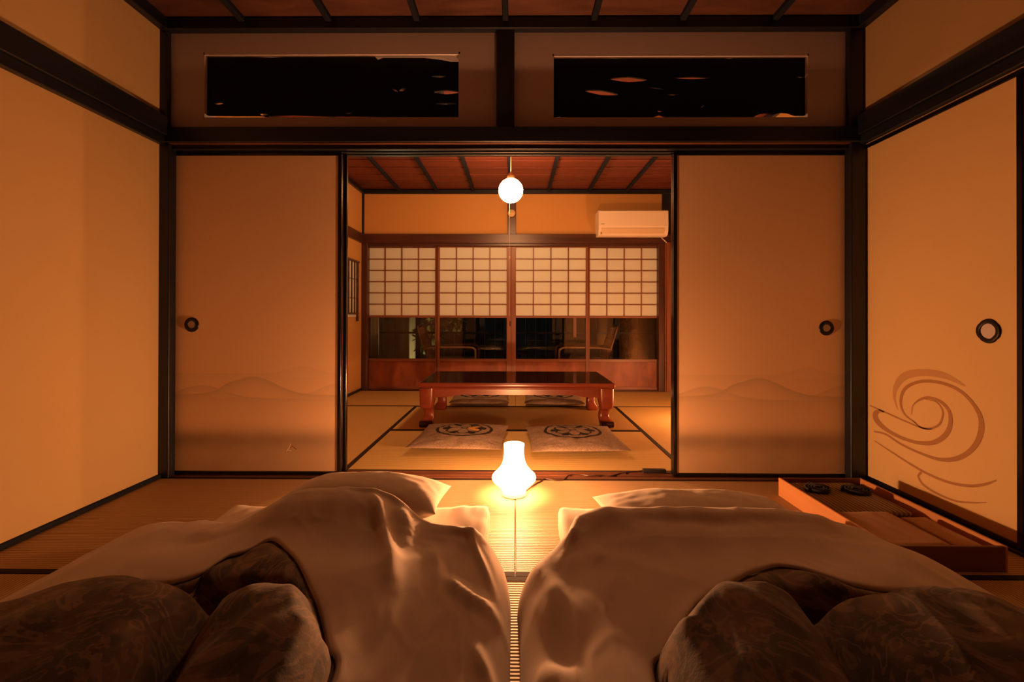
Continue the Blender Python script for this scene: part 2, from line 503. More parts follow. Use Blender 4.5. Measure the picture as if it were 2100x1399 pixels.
def carved(h, slivers, top, bot, label):
    Y = YF+.028
    t_ = thing('transom_carving', label, 'carved panel', ((h[0]+h[1])/2, Y, (h[2]+h[3])/2), 0, 'carved transom boards')
    c0 = t_.location
    cu = bpy.data.curves.new('c', 'CURVE'); cu.dimensions = '2D'; cu.fill_mode = 'BOTH'; cu.extrude = .006
    def spl(pts):
        s = cu.splines.new('POLY'); s.points.add(len(pts)-1); s.use_cyclic_u = True
        for q, (x, z) in zip(s.points, pts): q.co = (x-c0.x, z-c0.z, 0, 1)
    outer = [(U(px, py, 'Y', Y).x, U(px, py, 'Y', Y).z) for px, py in top + bot[::-1]]
    spl(outer)
    for (px, py, wd, hh, sl) in slivers:
        pts = []
        for k in range(16):
            an = 2*PI*k/16
            x = math.cos(an); y = math.sin(an)*(1-.35*abs(x))
            q = U(px+x*wd/2, py+y*hh/2+sl*x, 'Y', Y); pts.append((q.x, q.z))
        spl(pts)
    tmp = bpy.data.objects.new('tmp', cu)
    me = bpy.data.meshes.new_from_object(tmp)
    bpy.data.objects.remove(tmp)
    me.transform(Matrix.Rotation(PI/2, 4, 'X'))
    me.materials.clear(); me.materials.append(lacq_dull)
    o = bpy.data.objects.new('carved_board', me); COL.objects.link(o); o.parent = t_
    f = MB(); x0, x1, z0, z1 = h[0]-c0.x, h[1]-c0.x, h[2]-c0.z, h[3]-c0.z
    e = .012
    f.box(x0, x1, -.028, .072, z1-e, z1); f.box(x0, x1, -.028, .072, z0, z0+e*.4)
    f.box(x0, x0+e*.6, -.028, .072, z0, z1); f.box(x1-e*.6, x1, -.028, .072, z0, z1)
    f.obj('edge_frame', ranma_m, t_)
lacq_dull = wood('carved_board_wood', (.004, .007, .012), (.007, .011, .018), AX, 14, .7, .2)
carved(HL, [(900, 158, 30, 4, 0), (917, 190, 52, 9, 0), (916, 214, 44, 4, 0), (826, 185, 13, 6, -2), (811, 186, 12, 4, 3), (450, 213, 19, 5, 0),
            (543, 236, 20, 7, 2), (716, 233, 18, 3, -1)],
       [(421, 115), (470, 116), (510, 118), (560, 120), (600, 117), (690, 117), (770, 118), (776, 124), (786, 120), (870, 120), (905, 124), (925, 128), (946, 128)],
       [(421, 237), (480, 238), (530, 238), (600, 236), (650, 238), (750, 239), (850, 241), (946, 243)],
       'dark pierced transom board left of the short centre post')
carved(HR, [(1288, 164, 76, 11, 1), (1418, 161, 78, 5, 0), (1233, 191, 68, 10, 4), (1345, 182, 32, 3, 2), (1378, 195, 24, 3, 0), (1641, 159, 20, 3, 0),
            (1440, 219, 9, 3, -3), (1352, 229, 10, 4, 0)],
       [(1130, 122), (1200, 120), (1260, 122), (1330, 119), (1400, 120), (1480, 118), (1490, 122), (1498, 122), (1506, 118), (1570, 119), (1662, 118)],
       [(1130, 241), (1250, 241), (1340, 240), (1352, 236), (1364, 240), (1470, 240), (1545, 240), (1556, 234), (1570, 232), (1585, 235), (1600, 231), (1615, 232), (1630, 237), (1662, 237)],
       'dark pierced transom board right of the short centre post')

# ------------------------------------------------------------------ painted sliding doors between the rooms
scuff_pale = Mat('paper_scuff', .8, .2).color((.85, .68, .46)).m
scuff_dark = Mat('paper_brush_mark', .8, .2).color((.16, .10, .06)).m
def fusuma(name, x0, x1, y, label, pull=None, z0=.0, z1=ZK+.012, st=.020, marks=()):
    r = thing(name, label, 'sliding door', (x0, y, 0), 0, None, 'structure')
    w_ = x1-x0
    P = MB().box(st*.5, w_-st*.5, -.008, .008, z0+.02, z1-.02)
    for mi, wd, pts in marks:                     # scuffs and small brush marks on the paper
        Q = [U(px, py, 'Y', y-.0084) for px, py in pts]
        ra, rb = [], []
        for i, q in enumerate(Q):
            t_ = Q[min(i+1, len(Q)-1)]-Q[max(i-1, 0)]; n_ = Vector((-t_.z, 0, t_.x)).normalized()*wd*.5
            ra.append((q.x-x0+n_.x, -.0083, q.z+n_.z)); rb.append((q.x-x0-n_.x, -.0083, q.z-n_.z))
        P.grid([ra, rb], mi=mi)
    P.obj('paper_panel', [fus_paper, scuff_pale, scuff_dark], r)
    f = MB()
    f.box(0, st, -.0125, .0125, z0, z1, .004, 2); f.box(w_-st, w_, -.0125, .0125, z0, z1, .004, 2)
    f.box(st*.8, w_-st*.8, -.011, .011, z0, z0+.026, .003); f.box(st*.8, w_-st*.8, -.011, .011, z1-.036, z1, .003)
    f.obj('lacquer_frame', lacquer, r)
    if pull:
        p = U(*pull, 'Y', y-.009)
        d = MB().lathe([(.0195, .0015), (.021, .005), (.026, .0075), (.034, .007), (.0395, .003), (.0405, -.001)], 40).obj('door_pull', metal_dark, r, True)
        d.rotation_euler = (PI/2, 0, 0); d.location = (p.x-x0, -.008, p.z)
        c = MB().lathe([(.0001, .001), (.012, .0012), (.0195, .002)], 32).obj('pull_dish', ranma_m, d, True)
    return r
yf1, yf2 = YF+.024, YF+.067
fusuma('door_1', U(350, 640, 'Y', yf1).x, U(701, 640, 'Y', yf1).x, yf1, 'painted hill sliding door beside the left corner post, pull near its left edge', (393, 666), marks=[(1, .004, [(588, 932), (589, 924), (594, 917), (596, 910)]), (1, .003, [(589, 923), (598, 925)]), (2, .004, [(595, 919), (599, 915), (604, 919), (608, 922)]), (2, .003, [(588, 931), (591, 926)]), (1, .0012, [(382, 322), (383, 420), (382, 540)])])
fusuma('door_2', U(357, 640, 'Y', yf2).x, U(712, 640, 'Y', yf2).x, yf2, 'second sliding door tucked behind the left painted door')
fusuma('door_3', U(1380, 640, 'Y', yf1).x, U(1741, 640, 'Y', yf1).x, yf1, 'painted hill sliding door beside the right corner post, pull near its right edge', (1695, 673))
fusuma('door_4', U(1377, 640, 'Y', yf2).x, U(1741, 640, 'Y', yf2).x, yf2, 'second sliding door tucked behind the right painted door')

# right-hand sliding panels of the bedroom (plane X = XR), the near one with a painted eddy
def side_panel(name, y0, y1, x, label, pull=None, strokes=None):
    r = thing(name, label, 'sliding door', (x, y0, 0), 0, None, 'structure')
    d = y1-y0; z0, z1, st = .012, 1.80, .026
    P = MB().box(-.002, .016, st*.5, d-st*.5, z0+.02, z1-.02)
    if strokes:
        for pts, wd, mi in strokes:
            pp = catmull([(p[0], p[1], wv) for p, wv in zip(pts, wd)], 8)
            rowa, rowb = [], []
            Q = [(U(1740+q[0]/2.5917, 580+q[1]/2.5917, 'X', x-.0025), q[2]/2.5917) for q in pp]
            for i, (q, wv) in enumerate(Q):
                tg = Q[min(i+1, len(Q)-1)][0]-Q[max(i-1, 0)][0]; tg.x = 0; tg.normalize()
                nn = Vector((0, -tg.z, tg.y))
                hw = max(wv, .8)*.5*q.y/FPX*1.4
                off = -.0026-.0003*mi
                for row, sg in ((rowa, 1), (rowb, -1)):
                    v = q + nn*hw*sg; row.append((off, v.y-y0, v.z))
            P.grid([rowa, rowb], mi=mi)
    P.obj('paper_panel', [panel_paper, swirl_pale, swirl_ink], r)
    f = MB()
    f.box(-.010, .020, 0, st, z0, z1, .004); f.box(-.010, .020, d-st, d, z0, z1, .004)
    f.box(-.006, .019, st*.8, d-st*.8, z0, z0+.020, .002); f.box(-.008, .019, st*.8, d-st*.8, z1-.03, z1, .003)
    f.obj('lacquer_frame', lacquer, r)
    if pull:
        p = U(*pull, 'X', x-.006)
        b = MB(); n = 64
        def lob(k, rr): 
            th = 2*PI*k/n
            return rr*(1+.07*abs(math.cos(2*th))**.6)
        rings = ((.0285, .001), (.030, .006), (.036, .008), (.043, .006), (.046, 0))
        b.grid([[(-z, lob(k, rr)*math.cos(2*PI*k/n), lob(k, rr)*math.sin(2*PI*k/n)) for k in range(n)] for rr, z in rings], True)
        h = b.obj('door_pull', metal_dark, r, True, (-.003, p.y-y0, p.z))
        b = MB(); b.grid([[(-.002, rr*math.cos(2*PI*k/n), rr*math.sin(2*PI*k/n)) for k in range(n)] for rr in (.0001, .0295)], True)
        b.obj('pull_dish', ranma_m, h)
STROKES = [
    ([(262, 675), (243, 600), (262, 535), (310, 492), (400, 477), (510, 494), (620, 548)], [4, 12, 26, 30, 26, 24, 6], 1),
    ([(362, 748), (300, 700), (278, 635), (297, 568), (356, 532), (430, 523), (520, 540), (600, 580), (660, 640), (700, 710), (706, 780), (683, 850), (630, 908), (560, 938), (480, 938), (380, 905), (280, 858), (200, 806), (135, 790)],
     [3, 7, 11, 13, 12, 12, 12, 12, 14, 18, 22, 20, 18, 17, 13, 9, 8, 8, 5], 2),
    ([(335, 700), (345, 650), (390, 617), (440, 612), (500, 640), (538, 690), (540, 760), (510, 815), (450, 850), (370, 850), (280, 823), (200, 780), (153, 735), (143, 700), (165, 682), (192, 688)],
     [2, 4, 9, 10, 12, 14, 18, 19, 17, 13, 13, 16, 24, 24, 12, 4], 2),
    ([(343, 735), (385, 768), (440, 774), (485, 750), (502, 700), (492, 660), (460, 630), (410, 620)], [3, 6, 8, 8, 7, 6, 4, 3], 2),
    ([(113, 652), (200, 690), (300, 735), (400, 775), (445, 778)], [5, 6, 6, 6, 3], 2),
    ([(138, 840), (230, 900), (340, 970), (430, 1020), (540, 1063), (650, 1080), (730, 1070), (787, 1050)], [3, 6, 8, 9, 10, 11, 9, 4], 2),
    ([(388, 1006), (372, 1030), (400, 1075), (470, 1120), (570, 1160), (660, 1169), (735, 1168)], [8, 8, 8, 8, 7, 6, 3], 2),
]
yr0 = U(2087, 640, 'X', XR+.012).y
side_panel('door_5', yr0-.026, YF+.03, XR+.014, 'sliding panel with a painted water eddy on the right bedroom wall', (2026, 679), STROKES)
side_panel('door_6', yr0-.95, yr0+.02, XR+.050, 'plain sliding panel at the right picture edge, nearer than the eddy panel')
struct(MB().box(XR-.004, XR+.10, YN, yr0-.95, 0, 1.80).obj('wall_right_near', wall_paper), 'papered wall on the right beside the camera', 'wall')
struct(MB().box(XR+.085, XR+.10, yr0-.96, YB, 0, 1.80).box(XR+.04, XR+.09, YF+.035, YB, 0, 1.80).obj('wall_right_behind', dark_y), 'dark back of the closet behind the right sliding panels', 'wall')

# ------------------------------------------------------------------ parlour shell
zt2 = ZC2
zna, znb = U(1050, 499, 'Y', Y2-.04).z, U(1050, 480, 'Y', Y2-.04).z
zk2 = U(1050, 505, 'Y', Y2-.02).z
struct(MB().box(BL-.1, BR+.1, Y2, Y2+.1, znb-.03, zt2).obj('wall_back', wall_back_m), 'ochre plaster wall above the paper screens', 'wall')
struct(MB().box(BL-.1, BL, YB, Y2+.1, 0, zt2).obj('wall_parlour_left', wall_back_m), 'ochre plaster wall on the left side of the parlour', 'wall')
struct(MB().box(BR, BR+.1, YB, Y2+.1, 0, zt2).obj('wall_parlour_right', wall_back_m), 'ochre plaster wall on the right side of the parlour', 'wall')
def ceiling_back():
    root = MB().box(BL-.1, BR+.1, YB, Y2+.1, zt2+.012, zt2+.04).obj('ceiling_back', dull_y)
    struct(root, 'reddish board ceiling with dark battens over the parlour', 'ceiling')
    y = YB+.005
    while y < Y2:
        e = min(y+.228, Y2)
        MB().box(BL, BR, y+.001, e-.026, zt2, zt2+.013, .003).obj('ceiling_board', ceil_back, root); y += .232
    for px in (820, 896, 971, 1047, 1125, 1208, 1284):
        x = U(px, 386, 'Y', Y2).x
        MB().box(x-.017, x+.017, YB, Y2, zt2-.030, zt2+.002, .004).obj('batten', dull_y, root)
ceiling_back()
struct(MB().box(BL, BR, Y2-.03, Y2, zt2-.055, zt2-.005, .004).obj('trim_13', dark_x), 'dark ceiling moulding above the far parlour wall', 'trim')
struct(MB().box(BL, BL+.03, YB, Y2-.02, zt2-.055, zt2-.005, .004).obj('trim_14', dark_y), 'dark ceiling moulding over the left parlour wall', 'trim')
struct(MB().box(BR-.03, BR, YB, Y2-.02, zt2-.055, zt2-.005, .004).obj('trim_15', dark_y), 'dark ceiling moulding over the right parlour wall', 'trim')
struct(MB().box(BL, BR, Y2-.045, Y2+.005, zna, znb, .004).obj('trim_16', red_x), 'rail beam across the far parlour wall over the paper screens', 'rail')
struct(MB().box(BL, BR, Y2-.025, Y2+.1, zk2, zna+.01, .003).obj('trim_17', red_x), 'head track of the paper screens', 'track')
struct(MB().box(BL, BL+.03, YB+.06, Y2-.03, zna, znb, .004).obj('trim_18', red_y), 'rail beam along the left parlour wall', 'rail')
struct(MB().box(BR-.03, BR, YB+.06, Y2-.03, zna, znb, .004).obj('trim_19', red_y), 'rail beam along the right parlour wall', 'rail')
def bx(px, Y): return U(px, 640, 'Y', Y).x
struct(MB().box(bx(1040, Y2-.02), bx(1058, Y2-.02), Y2-.02, Y2+.005, znb, zt2-.05, .003).obj('trim_20', red_z), 'short post on the far wall behind the pendant lamp', 'post')
struct(MB().box(BL, BL+.025, Y2-.02, Y2+.005, znb, zt2-.05, .003).obj('trim_21', dark_z), 'dark corner strip at the upper left of the far wall', 'trim')
struct(MB().box(bx(1358, Y2-.02), BR, Y2-.02, Y2+.005, znb, zt2-.05, .003).obj('trim_22', dark_z), 'dark corner strip at the upper right of the far wall', 'trim')
struct(MB().box(BL, bx(753, Y2-.03), Y2-.03, Y2+.1, 0, zna+.01, .004).obj('trim_23', red_z), 'wooden post left of the paper screens', 'post')
struct(MB().box(bx(1351, Y2-.03), bx(1363, Y2-.03), Y2-.03, Y2+.1, 0, zna+.01, .004).obj('trim_24', red_z), 'wooden post right of the paper screens', 'post')
m = MB().box(bx(1363, Y2-.05)+.006, bx(1366.5, Y2-.05), Y2-.05, Y2+.02, 0, zna+.01, .003).box(bx(1367.5, Y2-.07), BR, Y2-.07, Y2+.02, 0, zna+.01, .003)
struct(m.obj('trim_25', mid_z), 'reddish corner boards at the right end of the far wall', 'post')
struct(MB().box(BL, BR, Y2-.03, Y2+.1, -.06, .008, .003).obj('trim_26', red_x), 'wooden floor track under the paper screens', 'threshold')
struct(MB().box(BL, BL+.012, YB, Y2-.03, 0, .03, .003).obj('baseboard_parlour_left', dark_y), 'dark skirting along the left parlour wall', 'baseboard')

# paper screens: lattice and paper above, glass in the middle, board below
def shoji(name, p0, p1, y, label, pull=False, stl=None, str_=None):
    """paper spans the pixels p0..p1 (measured on plane y)"""
    xp0, xp1 = bx(p0, y), bx(p1, y)
    sl, sr = stl or .028, str_ or .028
    x0, x1 = xp0-sl, xp1+sr
    r = thing(name, label, 'paper screen', (x0, y, 0), 0, None, 'structure')
    w_ = x1-x0
    zt_ = zk2; zp = U(1050, 647.5, 'Y', y).z; zg1 = U(1050, 652, 'Y', y).z; zg0 = U(1050, 736, 'Y', y).z; zb_ = U(1050, 742, 'Y', y).z
    f = MB()
    f.box(0, sl, -.015, .015, .004, zt_+.01, .002); f.box(w_-sr, w_, -.015, .015, .004, zt_+.01, .002)
    f.obj('stile', mid_z, r)
    f = MB()
    f.box(sl, w_-sr, -.013, .013, zt_-.012, zt_+.008, .002); f.box(sl, w_-sr, -.014, .014, zg1, zp, .002)
    f.box(sl, w_-sr, -.014, .014, zb_, zg0, .002); f.box(sl, w_-sr, -.013, .013, .004, .04, .002)
    f.obj('cross_rail', mid_xs, r)
    L = MB(); a, b = sl, w_-sr
    for k in range(1, 4):
        x = a+(b-a)*k/4; L.box(x-.0055, x+.0055, -.012, -.001, zp, zt_-.01)
    for k in range(1, 6):
        z = zp+(zt_-.012-zp)*k/6; L.box(a, b, -.0115, -.001, z-.005, z+.005)
    L.obj('lattice', mid_z, r)
    MB().box(a-.004, b+.004, -.0006, .0006, zp-.004, zt_).obj('paper_sheet', shoji_paper, r)
    MB().box(a-.004, b+.004, -.002, .002, zg0-.004, zg1+.004).obj('glass_pane', glass, r)
    MB().box(a-.004, b+.004, -.004, .006, .036, zb_+.004).obj('lower_board', board_m, r)
    if pull:
        g = MB().box(w_-.020, w_-.010, -.0165, -.0145, .76, .82, .002).obj('finger_pull', lacquer, r)
ys1, ys2 = Y2+.020, Y2+.055
shoji('door_7', 756, 893, ys2, 'leftmost paper screen of the far wall, half behind its neighbour')
shoji('door_8', 902, 1039, ys1, 'second paper screen from the left, its right stile at the wall centre', True, None, .056)
shoji('door_9', 1058, 1201, ys1, 'third paper screen from the left, just right of the wall centre', False, .054)
shoji('door_10', 1209, 1350, ys2, 'rightmost paper screen of the far wall, below the air conditioner')

# lattice window on the left parlour wall
def lattice_window():
    x = BL; y1 = U(731, 600, 'X', x).y; z1 = U(729, 535, 'X', x).z; z0 = U(729, 650, 'X', x).z; y0 = y1-.75
    r = thing('window_1', 'small lattice window on the left parlour wall', 'window', (x, y0, z0), 0, None, 'structure')
    h = z1-z0; d = y1-y0
    MB().box(.0, .003, .02, d-.02, 0, h).obj('paper_sheet', shoji_paper, r)
    f = MB().box(0, .03, -.02, d+.03, h-.02, h, .003).box(0, .022, -.02, d+.01, .03, .048, .003).box(0, .03, d-.022, d, -.05, h, .003).box(0, .03, 0, .022, -.05, h, .003)
    f.obj('window_frame', red_y, r)
    b = MB()
    for k in range(1, 8): b.box(.006, .02, d*k/8-.007, d*k/8+.007, .04, h-.01, .002)
    for k in (1, 2): b.box(.004, .010, 0, d, h*k/3-.003, h*k/3+.003)
    b.obj('window_bar', red_z, r)
lattice_window()

# ------------------------------------------------------------------ air conditioner
def aircon():
    yw = Y2-.045; yfr = Y2-.235
    x0, x1 = U(1228, 450, 'Y', yfr).x, U(1371, 450, 'Y', yfr).x
    zt_, zs, zl = U(1300, 430, 'Y', yfr).z, U(1300, 464, 'Y', yfr).z, U(1300, 485, 'Y', yfr+.06).z
    r = thing('air_conditioner', 'cream wall air conditioner above the rightmost paper screen', 'air conditioner', ((x0+x1)/2, Y2, zl))
    hw = (x1-x0)/2; D = Y2-yfr; h = zt_-zl; s = zs-zl
    # side profile (y from the wall towards the room is negative)
    body = [(0, .012), (-D+.060, 0), (-D+.025, .02), (-D+.008, s*.55), (-D+.004, s-.004), (-D+.012, h-.012), (-D+.030, h), (0, h)]
    MB().prism(body, 'X', -hw, hw).obj('body', ac_white, r, True)
    MB().prism([(-D+.004, s+.003), (-D-.006, s+.003), (-D+.002, h-.014), (-D+.012, h-.006), (-D+.02, h-.012)], 'X', -hw+.002, hw-.002).obj('front_panel', ac_white, r)
    fl_ = MB().prism([(-D+.002, s*.82), (-D-.001, s*.78), (-D+.016, s*.24), (-D+.022, s*.24)], 'X', -hw+.03, hw-.045).obj('air_flap', ac_shade, r)
    d = MB().box(-hw+.022, -hw+.032, -D+.002, -D+.012, s*.18, s*.36).obj('flap_hinge', ac_mark, r)
    MB().box(-hw+.025, -hw+.065, -D-.0065, -D+.002, s+.022, s+.028).obj('badge', ac_mark, r)
    p0 = U(1366, 487, 'Y', Y2-.06); 
    hw_ = MB().tube(catmull([(hw-.03, -.03, .015), (hw-.01, -.05, -.005), (hw+.02, -.055, -.035), (hw+.045, -.05, -.055), (hw+.06, -.03, -.06)], 6), .006, 8)
    hw_.obj('power_cord', white_cord, r, True)
aircon()

# round knob on the short post behind the pendant
kp = U(1049, 437, 'Y', Y2-.07)
k = thing('wall_knob', 'small round pale wooden knob on the post behind the pendant lamp', 'knob', (kp.x, Y2-.02, kp.z))
MB().lathe([(.0001, .055), (.030, .055), (.042, .050), (.046, .040), (.044, .028), (.020, .022), (.016, 0)], 32).obj('knob_head', knob_wood, k, True)
k.children[0].rotation_euler = (PI/2, 0, 0)

# ------------------------------------------------------------------ pendant lamp
def pendant():
    Y = 4.05
    c = U(1047.5, 391, 'Y', Y); rad = 25*Y/FPX
    r = thing('pendant_lamp', 'glowing white globe pendant hanging from the parlour ceiling', 'pendant lamp', (c.x, Y, ZC2))
    zc = c.z-ZC2
    MB().lathe([(.0001, 0), (.045, -.001), (.045, -.012), (.03, -.022), (.008, -.028)], 32).obj('ceiling_rose', white_cord, r, True)
    MB().tube([(0, 0, -.02), (0, 0, zc+rad+.03)], .004, 8).obj('cord', white_cord, r, True)
    MB().lathe([(.012, zc+rad+.05), (.022, zc+rad+.04), (.034, zc+rad+.012), (.036, zc+rad-.006), (.0001, zc+rad-.004)], 32).obj('socket_cap', brass, r, True)
    MB().sphere((0, 0, zc), rad, n=48).obj('glass_globe', globe_glow, r, 'all')
    s = MB().tube([(-.010, 0, zc-rad+.002), (-.010, 0, U(1045, 648, 'Y', Y).z-ZC2)], .0014, 6).obj('pull_string', white_cord, r)
    MB().lathe([(.0001, .014), (.005, .010), (.007, -.006), (.004, -.014), (.0001, -.015)], 16, (-.010, 0, U(1045, 528, 'Y', Y).z-ZC2)).obj('string_bead', white_cord, s, True)
pendant()

# ------------------------------------------------------------------ low table
def low_table():
    y0, y1, h = 3.665, 4.47, .350
    x0, x1 = U(857, 788, 'Y', y0).x, U(1262, 788, 'Y', y0).x
    cx, cy = (x0+x1)/2, (y0+y1)/2; W, D = (x1-x0)/2, (y1-y0)/2
    r = thing('low_table', 'low red lacquered wooden table with a dark glossy top on the parlour mats', 'table', (cx, cy, 0))
    MB().box(-W+.012, W-.012, -D+.012, D-.012, h-.003, h+.0005, .001).obj('table_top', table_top_m, r)
    MB().box(-W, W, -D, D, h-.036, h-.0005, .009, 3).obj('top_rim', table_wood, r, True)
    e = MB().box(-W+.018, W-.018, -D+.018, D-.018, h-.052, h-.034, .006, 2)
    e.obj('moulding', table_wood, r, True)
    # aprons with a cusped lower edge
    def apron(n, L, horiz, off):
        k = 40; up, lo = [], []
        for i in range(k+1):
            t_ = -1+2*i/k; a = abs(t_)
            z = h-.112 + .016*(1/(1+math.exp(-(.72-a)*40))) - .012*max(0, (a-.88)/.12)**1.5*2
            lo.append((t_*L, z)); up.append((t_*L, h-.045))
        m = MB()
        if horiz: m.prism(lo+up[::-1], 'Y', off-.011, off+.011)
        else: m.prism(lo+up[::-1], 'X', off-.011, off+.011)
        m.obj('apron', table_wood, r)
    apron(0, W-.09, True, -D+.040); apron(0, W-.09, True, D-.040)
    apron(0, D-.09, False, -W+.040); apron(0, D-.09, False, W-.040)
    for sx in (-1, 1):
        for sy in (-1, 1):
            sec = [(h-.045, .062, 0), (h-.13, .060, .001), (h-.175, .055, .004), (h-.20, .050, .004), (h-.21, .040, -.004), (h-.225, .038, -.010), (h-.26, .040, -.013),
                   (h-.285, .044, -.008), (.052, .050, .000), (.036, .054, .006), (.018, .053, .008), (.004, .046, .006), (.0, .040, .004)]
            P = []
            for z, hw, o_ in sec:
                c_x, c_y = sx*(W-.066+o_), sy*(D-.066+o_)
                ring = []
                for q in range(24):
                    a = 2*PI*q/24
                    ca, sa = math.cos(a), math.sin(a)
                    ring.append((c_x+hw*math.copysign(abs(ca)**.45, ca), c_y+hw*math.copysign(abs(sa)**.45, sa), z))
                P.append(ring)
            m = MB(); R = m.grid(P, True); m.bm.faces.new(R[0]); m.bm.faces.new(R[-1])
            lg = m.obj('leg', table_wood, r, True)
            s = MB()
            s.lathe([(.0001, -.05), (.022, -.05), (.024, -.046), (.024, .046), (.022, .05), (.0001, .05)], 20)
            sc_ = s.obj('foot_scroll', table_top_m, lg, True)
            sc_.rotation_euler = (0, PI/2, 0); sc_.location = (sx*(W-.060), sy*(D-.018), .026)
low_table()

# ------------------------------------------------------------------ floor cushions
def pad(w_, d, h, m, n=90, pinch=.05, p=2.6, q=.55, wr=.004, seed=0, parent=None, name='cushion'):
    """pillow form: two bulging faces meeting at a seam with pointed corners"""
    b = MB(); off = Vector((seed*7.3, seed*3.1, 0))
    def pt(i, j, sg):
        u = -1+2*i/n; v = -1+2*j/n
        u = math.copysign(1-(1-abs(u))**1.3, u); v = math.copysign(1-(1-abs(v))**1.3, v)
        x = w_/2*u*(1-pinch*(1-v*v)*abs(u)**3); y = d/2*v*(1-pinch*(1-u*u)*abs(v)**3)
        e = max(0, (1-abs(u)**p)*(1-abs(v)**p))**q
        nz = noise.noise(Vector((x*9, y*9, sg))+off)*wr + noise.noise(Vector((x*25, y*25, sg))+off)*wr*.4
        z = (h/2)*(1+sg*e) + nz*min(1, e*3)*(1 if sg > 0 else .0)
        if sg < 0: z = max(z, .0)
        return (x, y, z if sg > 0 else (h/2)*(1-e*.98))
    T = b.grid([[pt(i, j, 1) for i in range(n+1)] for j in range(n+1)])
    B = b.grid([[pt(i, j, -1) for i in range(n+1)] for j in range(n+1)])
    bmesh.ops.remove_doubles(b.bm, verts=b.bm.verts, dist=1e-5)
    return b.obj(name, m, parent, 'all')
CUSH = 'floor cushions around the low table'
def zab(px, Y, w_, d, m, rz, label, seed):
    c = U(px, 800, 'Y', Y)
    o = pad(w_, d, .088, m, seed=seed, wr=.008, name='floor_cushion', pinch=.035, p=2.4, q=.6)
    o.location = (c.x, Y, .002); o.rotation_euler = (0, 0, rz)
    tag(o, label, 'cushion', CUSH)
zab(947, 3.245, .61, .64, zab_left, math.radians(-3), 'linen floor cushion with a round crest and one gold petal, left of the lamp', 1)
zab(1176, 3.205, .62, .65, zab_right, math.radians(2), 'linen floor cushion with a plain dark round crest, right of the lamp', 2)
zab(985, 4.72, .58, .50, zab_right, math.radians(1), 'floor cushion behind the low table, seen under its left half', 3)
zab(1135, 4.70, .58, .50, zab_right, math.radians(-2), 'floor cushion behind the low table, seen under its right half', 4)

# ------------------------------------------------------------------ floor lamp
def floor_lamp(c, Y, label, sc_=1):
    r = thing('floor_lamp', label, 'lamp', (c.x, Y, 0))
    prof = [(.044, .246), (.0488, .249), (.0495, .245), (.048, .225), (.0485, .195), (.053, .168), (.064, .142), (.083, .118), (.099, .103), (.1065, .090), (.105, .078), (.096, .066), (.080, .052), (.063, .036), (.056, .022)]
    pr = catmull(prof, 4)
    MB().lathe([(p[0], p[1]) for p in pr], 64).obj('glass_shade', lamp_shade_m, r, 'all')
    MB().lathe([(.0001, .024), (.054, .024), (.058, .018), (.060, .004), (.056, 0), (.0001, 0)], 48).obj('base', white_cord, r, True)
    MB().lathe([(.0001, .034), (.014, .034), (.014, .150), (.030, .156), (.050, .163), (.051, .160), (.0001, .158)], 40).obj('holder_light_pan', white_cord, r, True)  # stem with an added pan that blocks bulb light from the nearby floor
    MB().sphere((0, 0, .184), .020, (1, 1, 1), 16).obj('bulb', lamp_glow, r, 'all')
    r.scale = (sc_, sc_, sc_)
    return c
lc = floor_lamp(U(1054, 1008, 'Y', 2.335), 2.29, 'small glowing bell shaped white lamp on the mats between the two beds')
floor_lamp(Vector((1.62, 0, 0)), 3.85, 'glowing bell shaped lamp on the parlour mats, hidden behind the right sliding doors', .80)
pts = [(1086, 990), (1098, 993), (1108, 988), (1118, 982), (1135, 985), (1155, 984), (1168, 976), (1190, 975), (1210, 978), (1235, 976), (1255, 977), (1275, 972), (1300, 969), (1320, 967)]
cp = [U(x, y, 'Z', .004) for x, y in pts]
for p in cp: p.z = .0085 if p.y > YF-.02 else .0045
cp[0] = Vector((lc.x+.055, 2.30, .012))
cr = thing('lamp_cord', 'brown cord running from the floor lamp along the wooden sill to a black plug', 'cord', (cp[0].x, cp[0].y, 0))
MB().tube([p-Vector((cp[0].x, cp[0].y, 0)) for p in map(Vector, catmull([tuple(p) for p in cp], 6))], .0032, 8).obj('cable', cord_m, cr, True)
a, b = U(1318, 966, 'Z', .014), U(1374, 964, 'Z', .014)
MB().box(a.x-cp[0].x, b.x-cp[0].x-.03, a.y-cp[0].y-.014, a.y-cp[0].y+.014, .0045, .026, .004, 2).obj('power_strip', black_pl, cr, True)

# ------------------------------------------------------------------ bedding
def soft_box(w_, d, h, m, r=.035, n=40, seed=0, parent=None, name='mattress', wr=.006, loc=(0, 0, 0)):
    b = MB(); off = Vector((seed*5.7, 1.3*seed, 0))
    bm = b.bm
    bmesh.ops.create_cube(bm, size=2)
    bmesh.ops.subdivide_edges(bm, edges=bm.edges, cuts=n, use_grid_fill=True)
    for v in bm.verts:
        p = Vector((v.co.x*w_/2, v.co.y*d/2, v.co.z*h/2))
        q = Vector((max(-w_/2+r, min(w_/2-r, p.x)), max(-d/2+r, min(d/2-r, p.y)), max(-h/2+r, min(h/2-r, p.z))))
        e = p-q
        if e.length > 1e-9: p = q + e.normalized()*min(r, e.length)
        k = noise.noise(p*5+off)*wr + abs(noise.noise(Vector((p.x*16, p.y*6, p.z*8))+off))*wr*.8
        if p.z > -h/2+.01: p += Vector((k*.6, k*.6, k if v.co.z > .9 else 0))
        v.co = p + Vector((0, 0, h/2))
    return b.obj(name, m, parent, 'all', loc)

